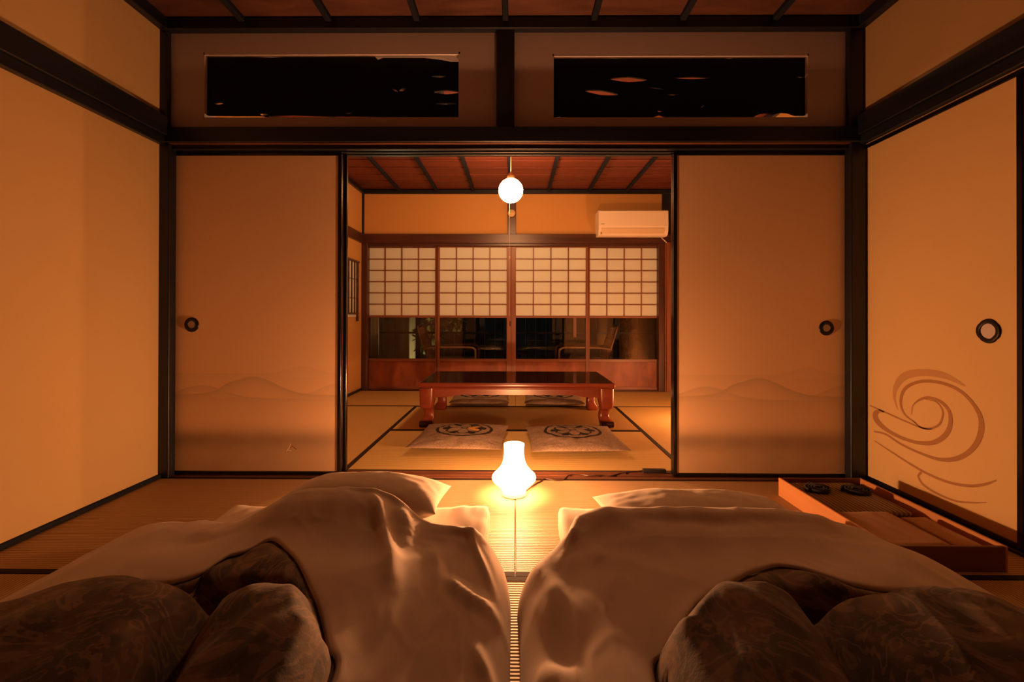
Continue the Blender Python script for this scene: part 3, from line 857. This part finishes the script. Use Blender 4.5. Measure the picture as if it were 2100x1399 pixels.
def poly_d(P, X, Y):
    """distance of points to a closed polygon outline"""
    P = np.array(P); A = P; B = np.roll(P, -1, 0)
    best = np.full(X.shape, 9.0)
    for a, b in zip(A, B):
        d = b-a; L = (d*d).sum()+1e-12
        t_ = np.clip(((X-a[0])*d[0]+(Y-a[1])*d[1])/L, 0, 1)
        best = np.minimum(best, np.hypot(X-a[0]-t_*d[0], Y-a[1]-t_*d[1]))
    return best
def sstep(t_): t_ = np.clip(t_, 0, 1); return t_*t_*(3-2*t_)
def nz(X, Y, sx, sy, seed):
    out = np.empty(X.shape)
    for i, (x, y) in enumerate(zip(X.ravel(), Y.ravel())):
        out.flat[i] = noise.noise(Vector((x*sx, y*sy, seed)))
    return out
def seg_d(X, Y, pts):
    best = np.full(X.shape, 9.0); par = np.zeros(X.shape)
    n = len(pts)-1
    for i in range(n):
        a, b = np.array(pts[i]), np.array(pts[i+1]); d = b-a; L = (d*d).sum()+1e-12
        t_ = np.clip(((X-a[0])*d[0]+(Y-a[1])*d[1])/L, 0, 1)
        dd = np.hypot(X-a[0]-t_*d[0], Y-a[1]-t_*d[1])
        par = np.where(dd < best, (i+t_)/n, par); best = np.minimum(best, dd)
    return best, par

class Bed:
    def __init__(s, outline, mat_x, pil, creases, seams, seed, bumps=()):
        s.out = [tuple(p) for p in catmull(outline, 12, True)]
        s.mx = mat_x; s.pil = pil; s.cr = creases; s.seams = seams; s.seed = seed; s.bumps = bumps
    def H(s, X, Y):
        """height of the cover's top face"""
        u = poly_d(s.out, X, Y)
        on = sstep((Y-1.40)/.12)*sstep((X-s.mx[0]+.04)/.08)*sstep((s.mx[1]+.04-X)/.08)
        px, py, ph, pw = s.pil
        pl = ph*np.exp(-((X-px)/pw)**4)*np.exp(-(np.maximum(py-Y, 0)/.22)**2)
        r0 = .006 + .105*on + pl
        edge = np.sqrt(np.clip(1-(1-np.clip(u/.085, 0, 1))**2, 0, 1))
        z = r0 + .118*(1-on)*edge + .027*on*edge + (.075*sstep(u/.50)+.03*np.clip(u/.2, 0, 1))*(1-.35*sstep((Y-1.15)/.5))
        for (bx_, by_, bh, br) in s.bumps: z = z + bh*np.exp(-((X-bx_)**2+(Y-by_)**2)/br**2)
        k = np.clip(u/.05, 0, 1)
        z = z + k*(.010*nz(X, Y, 5, 4, s.seed) + .006*nz(X, Y, 13, 6, s.seed+3))
        rg = np.clip(1-2.6*np.abs(nz(X, Y, 7, 2.6, s.seed+20)), 0, 1)**2.2
        rf = np.clip(1-2.6*np.abs(nz(X+.3*Y, Y, 17, 7, s.seed+31)), 0, 1)**2.2
        wgt = .35+.65*np.exp(-(np.abs(X)/.22)**2)+.5*sstep((Y-1.35)/.15)
        z = z + k*wgt*(.006*rg + .0025*rf)
        for pts, hh, wd in s.cr:
            d, par = seg_d(X, Y, pts)
            z = z + hh*np.exp(-(d/wd)**2)*np.sin(np.clip(par, .02, .98)*PI)**.7
        return z
    def px(s, pts, z=.22):
        """photo pixels -> points on the cover"""
        res = []
        for x, y in pts:
            q = None; zz = z
            for _ in range(12):
                q = U(x, y, 'Z', zz); zz = .5*zz + .5*float(s.H(np.array([q.x]), np.array([q.y]))[0])
            res.append((q.x, q.y))
        return res

def build_bed(bed, hole, c, names, labels, mattress, pillow):
    hole_s = [tuple(p) for p in catmull(hole, 8, True)]
    NA, NR = 300, 84
    def polar(P):
        P = np.array(P)-np.array(c); th = np.arctan2(P[:, 1], P[:, 0]); rr = np.hypot(P[:, 0], P[:, 1])
        i = np.argsort(th); th, rr = th[i], rr[i]
        A = np.linspace(-PI, PI, NA, endpoint=False)
        return A, np.interp(A, np.r_[th[-1]-2*PI, th, th[0]+2*PI], np.r_[rr[-1], rr, rr[0]])
    A, ro = polar(bed.out); _, ri = polar(hole_s)
    T = 1-(1-np.linspace(0, 1, NR))**1.45
    X = c[0] + (ri[None]+(ro-ri)[None]*T[:, None])*np.cos(A)[None]
    Y = c[1] + (ri[None]+(ro-ri)[None]*T[:, None])*np.sin(A)[None]
    Z = bed.H(X, Y)
    Z[:6] -= np.array([.006, .001, 0, 0, 0, 0])[:, None]
    root = thing(names[0], labels[0], 'duvet', (c[0], c[1], 0))
    m = MB()
    m.grid([[(X[i, j]-c[0], Y[i, j]-c[1], Z[i, j]) for j in range(NA)] for i in range(NR)], True)
    cv = m.obj('white_cover', cover_m, root, 'all')
    sol = cv.modifiers.new('hem', 'SOLIDIFY'); sol.thickness = .007; sol.offset = -1
    # quilted filling seen through the opening
    NR2 = 70
    T = np.linspace(0.001, 1, NR2); rim = np.minimum(ri+.09, ri+(ro-ri)*.8)
    X = c[0] + (rim[None]*T[:, None])*np.cos(A)[None]; Y = c[1] + (rim[None]*T[:, None])*np.sin(A)[None]
    Z0 = bed.H(X, Y)
    P = np.array(hole_s); 
    ang = np.arctan2(Y-c[1], X-c[0]); rad = np.hypot(X-c[0], Y-c[1])
    rh = np.interp(ang, np.r_[A, PI], np.r_[ri, ri[0]])
    v = rh-rad                                    # > 0 inside the opening
    (sx, slope), sy, up = bed.seams
    d1 = np.abs(X-(sx+slope*(Y-1.0))); d2 = np.abs(Y-sy-.05*nz(X, Y, 3, 3, bed.seed+9)); d3 = np.abs(Y-(sy-.58))
    ch = (1-np.exp(-(d1/.06)**1.1))*(1-np.exp(-(d2/.05)**1.1))*(1-np.exp(-(d3/.07)**1.2))
    front = 1/(1+np.exp((Y-sy)/.015))             # rows nearer than the cross seam swell more
    lump = ch*(.030+up*front)*sstep(v/.08+.22) - .010 - .006*(1-sstep(v/.03+.6)) - .035*(np.exp(-(d1/.03)**2)*front + np.exp(-(d2/.03)**2))*sstep(v/.1)
    Z = Z0 + lump + (.012*np.clip(1-2.4*np.abs(nz(X-.25*Y, Y, 5.5, 1.2, bed.seed+7)), 0, 1)**2 - .004)*sstep(v/.1) + .006*nz(X, Y, 9, 9, bed.seed+5)*sstep(v/.1) + .004*nz(X, Y, 28, 12, bed.seed+6)*sstep(v/.1)
    Z = np.where(v < .01, np.minimum(Z, Z0-.010), Z)
    Z = np.maximum(Z, .01)
    m = MB()
    m.grid([[(X[i, j]-c[0], Y[i, j]-c[1], Z[i, j]) for j in range(NA)] for i in range(NR2)], True)
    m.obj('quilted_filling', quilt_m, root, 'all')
    # mattress
    x0, x1, y1 = mattress
    mt = soft_box(x1-x0, y1+.1, .105, sheet_m, .03, 90, bed.seed, None, names[1], .011, ((x0+x1)/2, (y1-.1)/2, .001))
    tag(mt, labels[1], 'mattress')
    pc, pw, pd, ph, rz = pillow
    p = pad(pw, pd, ph, sheet_m, 80, .05, 2.3, .55, .005, bed.seed+2, None, names[2])
    p.location = pc; p.rotation_euler = (math.radians(-3), 0, rz)
    tag(p, labels[2], 'pillow')

# left bed
outL = [(-.014, -.06), (-.010, .4), (-.012, .9), (-.012, 1.25), (-.016, 1.42), (-.045, 1.54), (-.12, 1.59), (-.27, 1.575), (-.42, 1.60), (-.62, 1.635), (-.84, 1.655), (-1.0, 1.68),
        (-1.22, 1.735), (-1.35, 1.70), (-1.395, 1.56), (-1.40, 1.2), (-1.40, .6), (-1.40, -.06), (-1.37, -.13), (-.7, -.14), (-.05, -.13)]
crL = [([(-.48, 1.58), (-.40, 1.42), (-.34, 1.28), (-.31, 1.15)], .026, .020), ([(-.37, 1.55), (-.335, 1.46), (-.315, 1.36)], .018, .014),
       ([(-.16, 1.55), (-.11, 1.40), (-.05, 1.25)], .018, .012), ([(-.20, 1.25), (-.11, 1.19), (-.03, 1.17)], .020, .024), ([(-.26, 1.45), (-.21, 1.30), (-.19, 1.15)], .012, .018),
       ([(-.10, 1.05), (-.05, .96), (-.04, .85)], .016, .018),
       ([(-.71, 1.56), (-.705, 1.46), (-.71, 1.36)], -.014, .022), ([(-.62, 1.60), (-.42, 1.58), (-.25, 1.52)], .014, .018),
       ([(-.25, 1.55), (-.17, 1.50), (-.08, 1.50)], .012, .016), ([(-1.1, 1.6), (-.95, 1.45), (-.85, 1.42)], .008, .03)]
bedL = Bed(outL, (-1.146, -.10), (-.585, 1.60, .145, .28), crL, ((-.675, -.33), 1.10, .062), 11, [(-.20, 1.55, .035, .09)])
holeL = bedL.px([(555, 1105), (505, 1128), (460, 1141), (420, 1170), (350, 1192), (250, 1204), (150, 1233), (60, 1276), (0, 1303)]) + \
    [(-1.19, .88), (-1.22, .65), (-1.12, .30), (-.90, .06), (-.68, .0), (-.45, .12), (-.32, .40)] + \
    bedL.px([(677, 1399), (669, 1320), (650, 1240), (622, 1175), (592, 1130)])
build_bed(bedL, holeL, (-.70, .75), ('duvet', 'futon_mattress', 'pillow'),
          ('white covered duvet on the left bed, brown paisley filling showing through its opening',
           'white sheeted futon mattress under the left duvet', 'white pillow tucked under the left duvet, left of the lamp'),
          (-1.146, -.105, 1.90), ((-.565, 1.75, .106), .60, .31, .17, math.radians(-2)))
# right bed
outR = [(.012, -.06), (.010, .5), (.012, .95), (.012, 1.22), (.008, 1.37), (.045, 1.45), (.125, 1.505), (.22, 1.555), (.35, 1.56), (.65, 1.565), (.95, 1.57), (1.10, 1.585),
        (1.26, 1.56), (1.325, 1.44), (1.335, 1.1), (1.335, .5), (1.335, -.06), (1.30, -.13), (.7, -.14), (.05, -.13)]
crR = [([(.10, 1.50), (.20, 1.42), (.24, 1.28)], .014, .022), ([(.20, 1.56), (.19, 1.48), (.14, 1.36)], .014, .016), ([(.04, 1.0), (.10, .93), (.12, .82)], .018, .03),
       ([(.30, 1.45), (.6, 1.44), (.9, 1.46)], -.008, .03), ([(.20, 1.56), (.50, 1.57), (.95, 1.57)], .012, .016), ([(.06, 1.40), (.10, 1.25), (.08, 1.10)], .010, .025),
       ([(1.05, 1.45), (1.12, 1.2), (1.15, .95)], .010, .025), ([(.45, 1.1), (.36, .98), (.30, .85)], .010, .03)]
bedR = Bed(outR, (.165, 1.155), (.66, 1.54, .112, .44), crR, ((.640, .22), 1.07, .075), 23, [(.25, 1.52, .055, .13)])
holeR = bedR.px([(1590, 1158), (1540, 1173), (1490, 1200), (1440, 1230), (1395, 1287), (1366, 1337), (1347, 1399)]) + \
    [(.25, .45), (.36, .15), (.60, .0), (.85, .05), (1.08, .28), (1.18, .60), (1.19, .9)] + \
    bedR.px([(2100, 1288), (2050, 1258), (1980, 1226), (1900, 1210), (1820, 1208), (1750, 1196), (1690, 1176), (1640, 1162)])
build_bed(bedR, holeR, (.68, .72), ('duvet', 'futon_mattress', 'pillow'),
          ('white covered duvet on the right bed, brown paisley filling showing through its opening',
           'white sheeted futon mattress under the right duvet', 'white pillow tucked under the right duvet, right of the lamp'),
          (.165, 1.155, 1.895), ((.65, 1.70, .106), .69, .31, .125, math.radians(1)))

# ------------------------------------------------------------------ clothes tray with robes
def tray():
    x0, x1, y0, y1, h = 1.285, 1.685, 1.615, 2.30, .088
    r = thing('clothes_tray', 'shallow orange wooden tray box on the mats beside the eddy panel', 'tray', ((x0+x1)/2, (y0+y1)/2, 0))
    W, D, t_ = (x1-x0)/2, (y1-y0)/2, .011
    MB().box(-W+t_, W-t_, -D+t_, D-t_, .006, .014).obj('tray_bottom', box_wood, r)
    MB().box(-W, -W+t_, -D, D, .0, h, .002).obj('side_board', box_wood, r)
    MB().box(W-t_, W, -D, D, .0, h, .002).obj('side_board', box_wood, r)
    MB().box(-W+t_, W-t_, -D, -D+t_, .0, h, .002).obj('end_board', box_wood_shaded, r)
    MB().box(-W+t_, W-t_, D-t_, D, .0, h, .002).obj('end_board', box_wood_shaded, r)
    cx, cy = r.location.x, r.location.y
    def stack(name, xa, xb, ya, yb, za, n, th, m, label, seed, rz=0):
        t = thing(name, label, 'robe' if 'robe' in name else 'cloth', ((xa+xb)/2, (ya+yb)/2, za), rz)
        for k_ in range(n):
            soft_box(xb-xa-.006*k_, yb-ya-.01*(k_ % 2), th, m, th*.48, 22, seed+k_, t, 'fold', .0025, (.003*((k_ % 2)-.5), .004*(k_ % 2), k_*th*.96))
        return t
    stripe = Mat('grey_green_stripe', .85, .2)
    x, y, z = stripe.xyz()
    s = (x*330+stripe.noise(9, 3)*3).sin()
    stripe.color(stripe.mix(s.step(.1, .5), (.16, .12, .075), (.36, .27, .17)))
    cream = cloth('brown_cream_cloth', (.42, .24, .13), (.50, .30, .17))
    stack('folded_robe', x0+.016, x1-.05, 1.93, 2.285, .0145, 3, .020, stripe.m, 'folded grey green striped robe at the far end of the tray', 31)
    stack('folded_towel', x0+.014, 1.52, 1.63, 1.915, .0145, 3, .024, cream, 'folded tan cloth in the near left of the tray', 41)
    stack('folded_towel', 1.525, x1-.045, 1.63, 1.88, .0145, 3, .022, cream, 'folded tan cloth in the near right of the tray', 51)
    navy = cloth('navy_sash', (.012, .013, .020), (.022, .022, .03))
    for px, py, lab in ((1678, 999, 'dark rolled sash on the striped robe, nearer the left side of the tray'), (1757, 1002, 'dark rolled sash on the striped robe, nearer the right side of the tray')):
        c = U(px, py, 'Z', .092)
        t = thing('rolled_sash', lab, 'sash', (c.x, c.y, .0735), math.radians(20 if px < 1700 else -15), 'rolled sashes in the tray')
        P = []
        for i in range(150):
            a = i/149*2*PI*3.5; rr = .010+.031*i/149
            P.append((rr*math.cos(a)*1.2, rr*math.sin(a)))
        P = [(q[0]*1.2, q[1]*1.2) for q in P]
        m = MB(); m.grid([[(q[0], q[1], 0) for q in P], [(q[0], q[1], .016) for q in P], [(q[0]*.97, q[1]*.97, .019) for q in P]])
        o = m.obj('spiral_band', navy, t, 'all'); so = o.modifiers.new('t', 'SOLIDIFY'); so.thickness = .0055; so.offset = 0
        MB().lathe([(.0001, .013), (.034, .013), (.036, .003), (.0001, .002)], 28).obj('roll_core', navy, t, True)
tray()

# ------------------------------------------------------------------ veranda and garden beyond the glass
YV0, YV1 = Y2+.1, 6.95
root = MB().box(-3.2, 3.2, YV0, YV1, -.06, -.02).obj('floor_veranda', ver_floor)
struct(root, 'dark board floor of the veranda behind the screens', 'floor')
for i in range(10): MB().box(-3.2, 3.2, YV0+i*.125+.001, YV0+i*.125+.124, -.021, -.008, .002).obj('floor_board', ver_floor, root)
struct(MB().box(-3.2, 3.2, YV0, YV1+.1, 2.2, 2.26).obj('ceiling_veranda', dark_x), 'dark board ceiling of the veranda', 'ceiling')
struct(MB().box(-3.3, -3.2, YV0, YV1, -.05, 2.26).obj('wall_veranda_left', wall_back_m), 'plaster wall at the left end of the veranda', 'wall')
struct(MB().box(3.2, 3.3, YV0, YV1, -.05, 2.26).obj('wall_veranda_right', wall_back_m), 'plaster wall at the right end of the veranda', 'wall')
struct(MB().box(-3.2, BL-.05, YV0-.1, YV0, -.05, 2.26).box(BR+.05, 3.2, YV0-.1, YV0, -.05, 2.26).obj('wall_veranda_inner', wall_back_m), 'plaster wall beside the paper screens on the veranda', 'wall')
# sliding glass doors of the veranda
gp = [-3.2, -2.06, -1.22, -.42, .40, 1.10, 1.98, 3.2]
gx = [U(p, 690, 'Y', YV1).x for p in (790, 925, 985, 1157, 1262, 1305)]
edges = [-3.2, -2.35, -1.45, -.50, .62, 1.50, 2.35, 3.2]
for i, (a, b) in enumerate(zip(edges[:-1], edges[1:])):
    r = thing('window_%d' % (i+2), 'glass veranda door number %d from the left, garden behind it' % (i+1), 'window', (a, YV1, -.02), 0, None, 'structure')
    r['label'] = ['glass veranda door at the far left end', 'glass veranda door before the pale tree trunk', 'glass veranda door behind the left chair', 'glass veranda door at the veranda centre',
                  'glass veranda door behind the hanging chime', 'glass veranda door before the glinting shrub', 'glass veranda door at the far right end'][i]
    w_ = b-a
    f = MB().box(0, .035, -.015, .015, 0, 2.2).box(w_-.035, w_, -.015, .015, 0, 2.2).box(.035, w_-.035, -.015, .015, 0, .09).box(.035, w_-.035, -.014, .014, .635, .665).box(.035, w_-.035, -.014, .014, 2.12, 2.2)
    f.obj('window_frame', dark_z, r)
    MB().box(.03, w_-.03, -.002, .002, .05, 2.15).obj('glass_pane', glass, r)

def veranda_chair(cx, cy, rz, label):
    r = thing('rattan_chair', label, 'chair', (cx, cy, -.008), rz, 'rattan chairs on the veranda')
    # faces +X; seat 0.50 wide
    for sy in (-1, 1):
        y = sy*.27
        MB().tube(catmull([(-.34, y, .46), (-.20, y, .478), (.10, y, .485), (.26, y, .482), (.315, y, .462), (.33, y, .42), (.33, y, .2), (.33, y, 0)], 6), .014, 10).obj('arm', rattan, r, True)
        MB().tube([(-.30, y, .0), (-.285, y, .25), (-.29, y, .47)], .014, 10).obj('leg', rattan, r, True)
    m = MB().box(-.30, .31, -.26, .26, .30, .325, .01, 2)
    m.obj('seat', rattan, r)
    b = MB()
    top = [(-.28, .33), (-.34, .50), (-.42, .74)]
    for k_ in range(9):
        y = -.22+.44*k_/8
        b.tube([(p[0], y*(1 if q < 2 else .92), p[1]-(0.05*abs(y/.22)**3 if q == 2 else 0)) for q, p in enumerate(top)], .007, 6)
    for z_ in np.linspace(.36, .70, 7):
        xx = np.interp(z_, [.33, .5, .74], [-.28, -.34, -.42])
        b.tube([(xx-.004, -.23, z_), (xx-.004, .23, z_)], .005, 6)
    b.obj('back_lattice', rattan, r, True)
    MB().tube(catmull([(-.28, -.24, .33), (-.345, -.24, .50), (-.405, -.225, .68), (-.435, -.15, .755), (-.44, 0, .765), (-.435, .15, .755), (-.405, .225, .68), (-.345, .24, .50), (-.28, .24, .33)], 6), .014, 10).obj('back_frame', rattan, r, True)
cR = U(1192, 730, 'Y', 6.22); cL = U(930, 730, 'Y', 6.22)
veranda_chair(cR.x+.02, 6.28, PI, 'rattan armchair on the veranda seen through the right screens, its backrest visible')
veranda_chair(cL.x-.02, 6.28, 0, 'rattan armchair on the veranda seen through the left screens')
tb = thing('side_table', 'small dark round table between the two veranda chairs', 'table', (U(1050, 700, 'Y', 6.45).x, 6.45, -.008))
MB().lathe([(.0001, .40), (.26, .40), (.27, .39), (.26, .375), (.0001, .375)], 40).obj('table_top', red_x, tb, True)
for k_ in range(3):
    a = 2*PI*k_/3+.5
    MB().tube([(.10*math.cos(a), .10*math.sin(a), .38), (.2*math.cos(a), .2*math.sin(a), 0)], .014, 8).obj('leg', red_z, tb, True)
# hanging chime strip
cA, cB = U(1179, 640, 'Y', 6.3), U(1179, 692, 'Y', 6.3)
ch = thing('wind_chime', 'wind chime with a pinkish paper strip hanging on the veranda', 'wind chime', (cA.x, 6.3, 2.2))
MB().tube([(0, 0, 0), (0, 0, cB.z-2.2+.25)], .0015, 6).obj('string', white_cord, ch)
MB().lathe([(.004, 0), (.02, -.005), (.035, -.03), (.038, -.06), (.034, -.07)], 24, (0, 0, cA.z-2.2+.02)).obj('bell', brass, ch, True)
z1, z0 = cA.z-2.2-.05, cB.z-2.2
strip_m = cloth('pink_paper', (.70, .36, .26), (.76, .42, .30))
MB().box(-.02, .02, -.001, .001, z0, z1).obj('paper_strip', strip_m, ch)
# curtain at the left end of the glass
cu0, cu1 = U(757, 690, 'Y', 6.1).x, U(776, 690, 'Y', 6.1).x
m = MB(); n = 60
rowt, rowb = [], []
for i in range(n+1):
    x = cu0-.03+(cu1-cu0+.03)*i/n; y = 6.1+.03*math.sin(i*.85)
    rowt.append((x, y, 2.15)); rowb.append((x, y*1.0+.004*math.sin(i*.3), .02))
m.grid([rowt, rowb])
cur = m.obj('curtain', cloth('curtain_cloth', (.50, .38, .24), (.56, .43, .27)), None, 'all')
so = cur.modifiers.new('t', 'SOLIDIFY'); so.thickness = .003
tag(cur, 'pale folded curtain at the left end of the veranda glass', 'curtain')

# garden
struct(MB().box(-9, 9, YV1+.12, 14, -.6, -.45).obj('ground', plaster('garden_soil', (.03, .03, .02), (.06, .055, .035))), 'dark garden ground outside the veranda', 'ground')
fm = wood('garden_fence_wood', (.05, .045, .032), (.10, .085, .06), AZ, 10, .8, .1)
fe = thing('garden_fence', 'dark vertical board fence at the back of the garden', 'fence', (0, 11.5, -.45))
for i in range(46):
    x = -5.75+i*.25
    MB().box(x, x+.235, 0, .03, 0, 2.6+.02*(i % 3)).obj('fence_board', fm, fe)
MB().box(-5.8, 5.8, .03, .09, .5, .6).box(-5.8, 5.8, .03, .09, 1.9, 2.0).obj('fence_rail', fm, fe)
leafA = Mat('garden_leaf', .35, .5); leafA.color(leafA.mix(leafA.noise(3, 2), (.10, .13, .05), (.22, .22, .10))); leafA = leafA.m
leafB = Mat('garden_leaf_dark', .25, .6); leafB.color(leafB.mix(leafB.noise(3, 2), (.03, .045, .035), (.07, .09, .07))); leafB = leafB.m
bark = wood('pale_bark', (.22, .18, .10), (.42, .34, .20), AZ, 9, .85, .1, .5)
random.seed(4)
def leaf(m, p, d, up, L, W):
    d = d.normalized(); s = d.cross(up)
    if s.length < .01: s = Vector((1, 0, 0))
    s.normalize(); nn = s.cross(d)
    rows = []
    for t_, wv in ((0, .15), (.25, .8), (.5, 1), (.8, .6), (1, .03)):
        c_ = p + d*L*t_ - nn*L*.18*t_*t_
        rows.append([c_-s*W*wv, c_+nn*W*.15*wv, c_+s*W*wv])
    m.grid(rows)
def foliage(m, c, R, n, L, W, z_sc=1.0):
    for _ in range(n):
        v = Vector((random.gauss(0, 1), random.gauss(0, 1), random.gauss(0, 1))).normalized()*random.uniform(.3, 1)
        p = Vector(c) + Vector((v.x*R, v.y*R, v.z*R*z_sc))
        leaf(m, p, v+Vector((random.uniform(-.6, .6), random.uniform(-.6, .6), random.uniform(-.7, .3))), Vector((0, 0, 1)), L*random.uniform(.6, 1.2), W*random.uniform(.7, 1.2))
tx = U(849, 690, 'Y', 8.0).x
tr = thing('garden_tree', 'garden tree with a pale lit trunk seen through the leftmost screen', 'tree', (tx, 8.0, -.45))
MB().tube([(0.02, 0, 0), (0, 0, .6), (-.01, 0, 1.2), (.02, 0, 2.0), (.03, 0, 3.0)], [.10, .082, .078, .07, .06], 20).obj('trunk', bark, tr, 'all')
m = MB()
for px, py, R in ((875, 665, .16), (868, 700, .14), (895, 690, .16), (935, 660, .15), (905, 655, .15)):
    q = U(px, py, 'Y', 7.8); foliage(m, (q.x-tx, -.2, q.z+.45), R, 34, .16, .03)
foliage(m, (0, .2, 2.9), .8, 260, .2, .04)
m.obj('foliage', leafA, tr, 'all')
for (px, py, R, n, lab) in ((1283, 690, .24, 90, 'dark glossy shrub glinting through the rightmost screen'), (905, 735, .30, 70, 'low dark shrub at the foot of the pale tree')):
    YS = 8.1 if px > 1000 else 9.2
    q = U(px, py, 'Y', YS)
    sh = thing('garden_shrub', lab, 'shrub', (q.x, YS, -.45))
    MB().tube([(0, 0, 0), (.02, 0, q.z+.45)], [.02, .012], 8).obj('stem', bark, sh)
    m = MB(); foliage(m, (0, 0, q.z+.45), R, n, .13, .03, 1.2); foliage(m, (0, 0, (q.z+.45)*.5), R*1.1, n, .13, .03, 1.2)
    m.obj('foliage', leafB, sh, 'all')
# added garden light, kept out of sight, to brighten the tree trunk
ln = thing('garden_fill_light', 'added unseen globe light just outside the veranda glass, brightening the pale trunk', 'garden light', (tx-.10, 7.22, -.45))
stone = plaster('fill_light_stone', (.20, .19, .17), (.28, .27, .24))
MB().lathe([(.0001, 0), (.10, 0), (.10, .05), (.05, .07), (.045, .36), (.06, .38), (.0001, .38)], 32).obj('pedestal', stone, ln, True)
MB().sphere((0, 0, .42), .045).obj('lit_globe', emit('fill_globe_lit', (1, .74, .40), 420), ln, 'all')
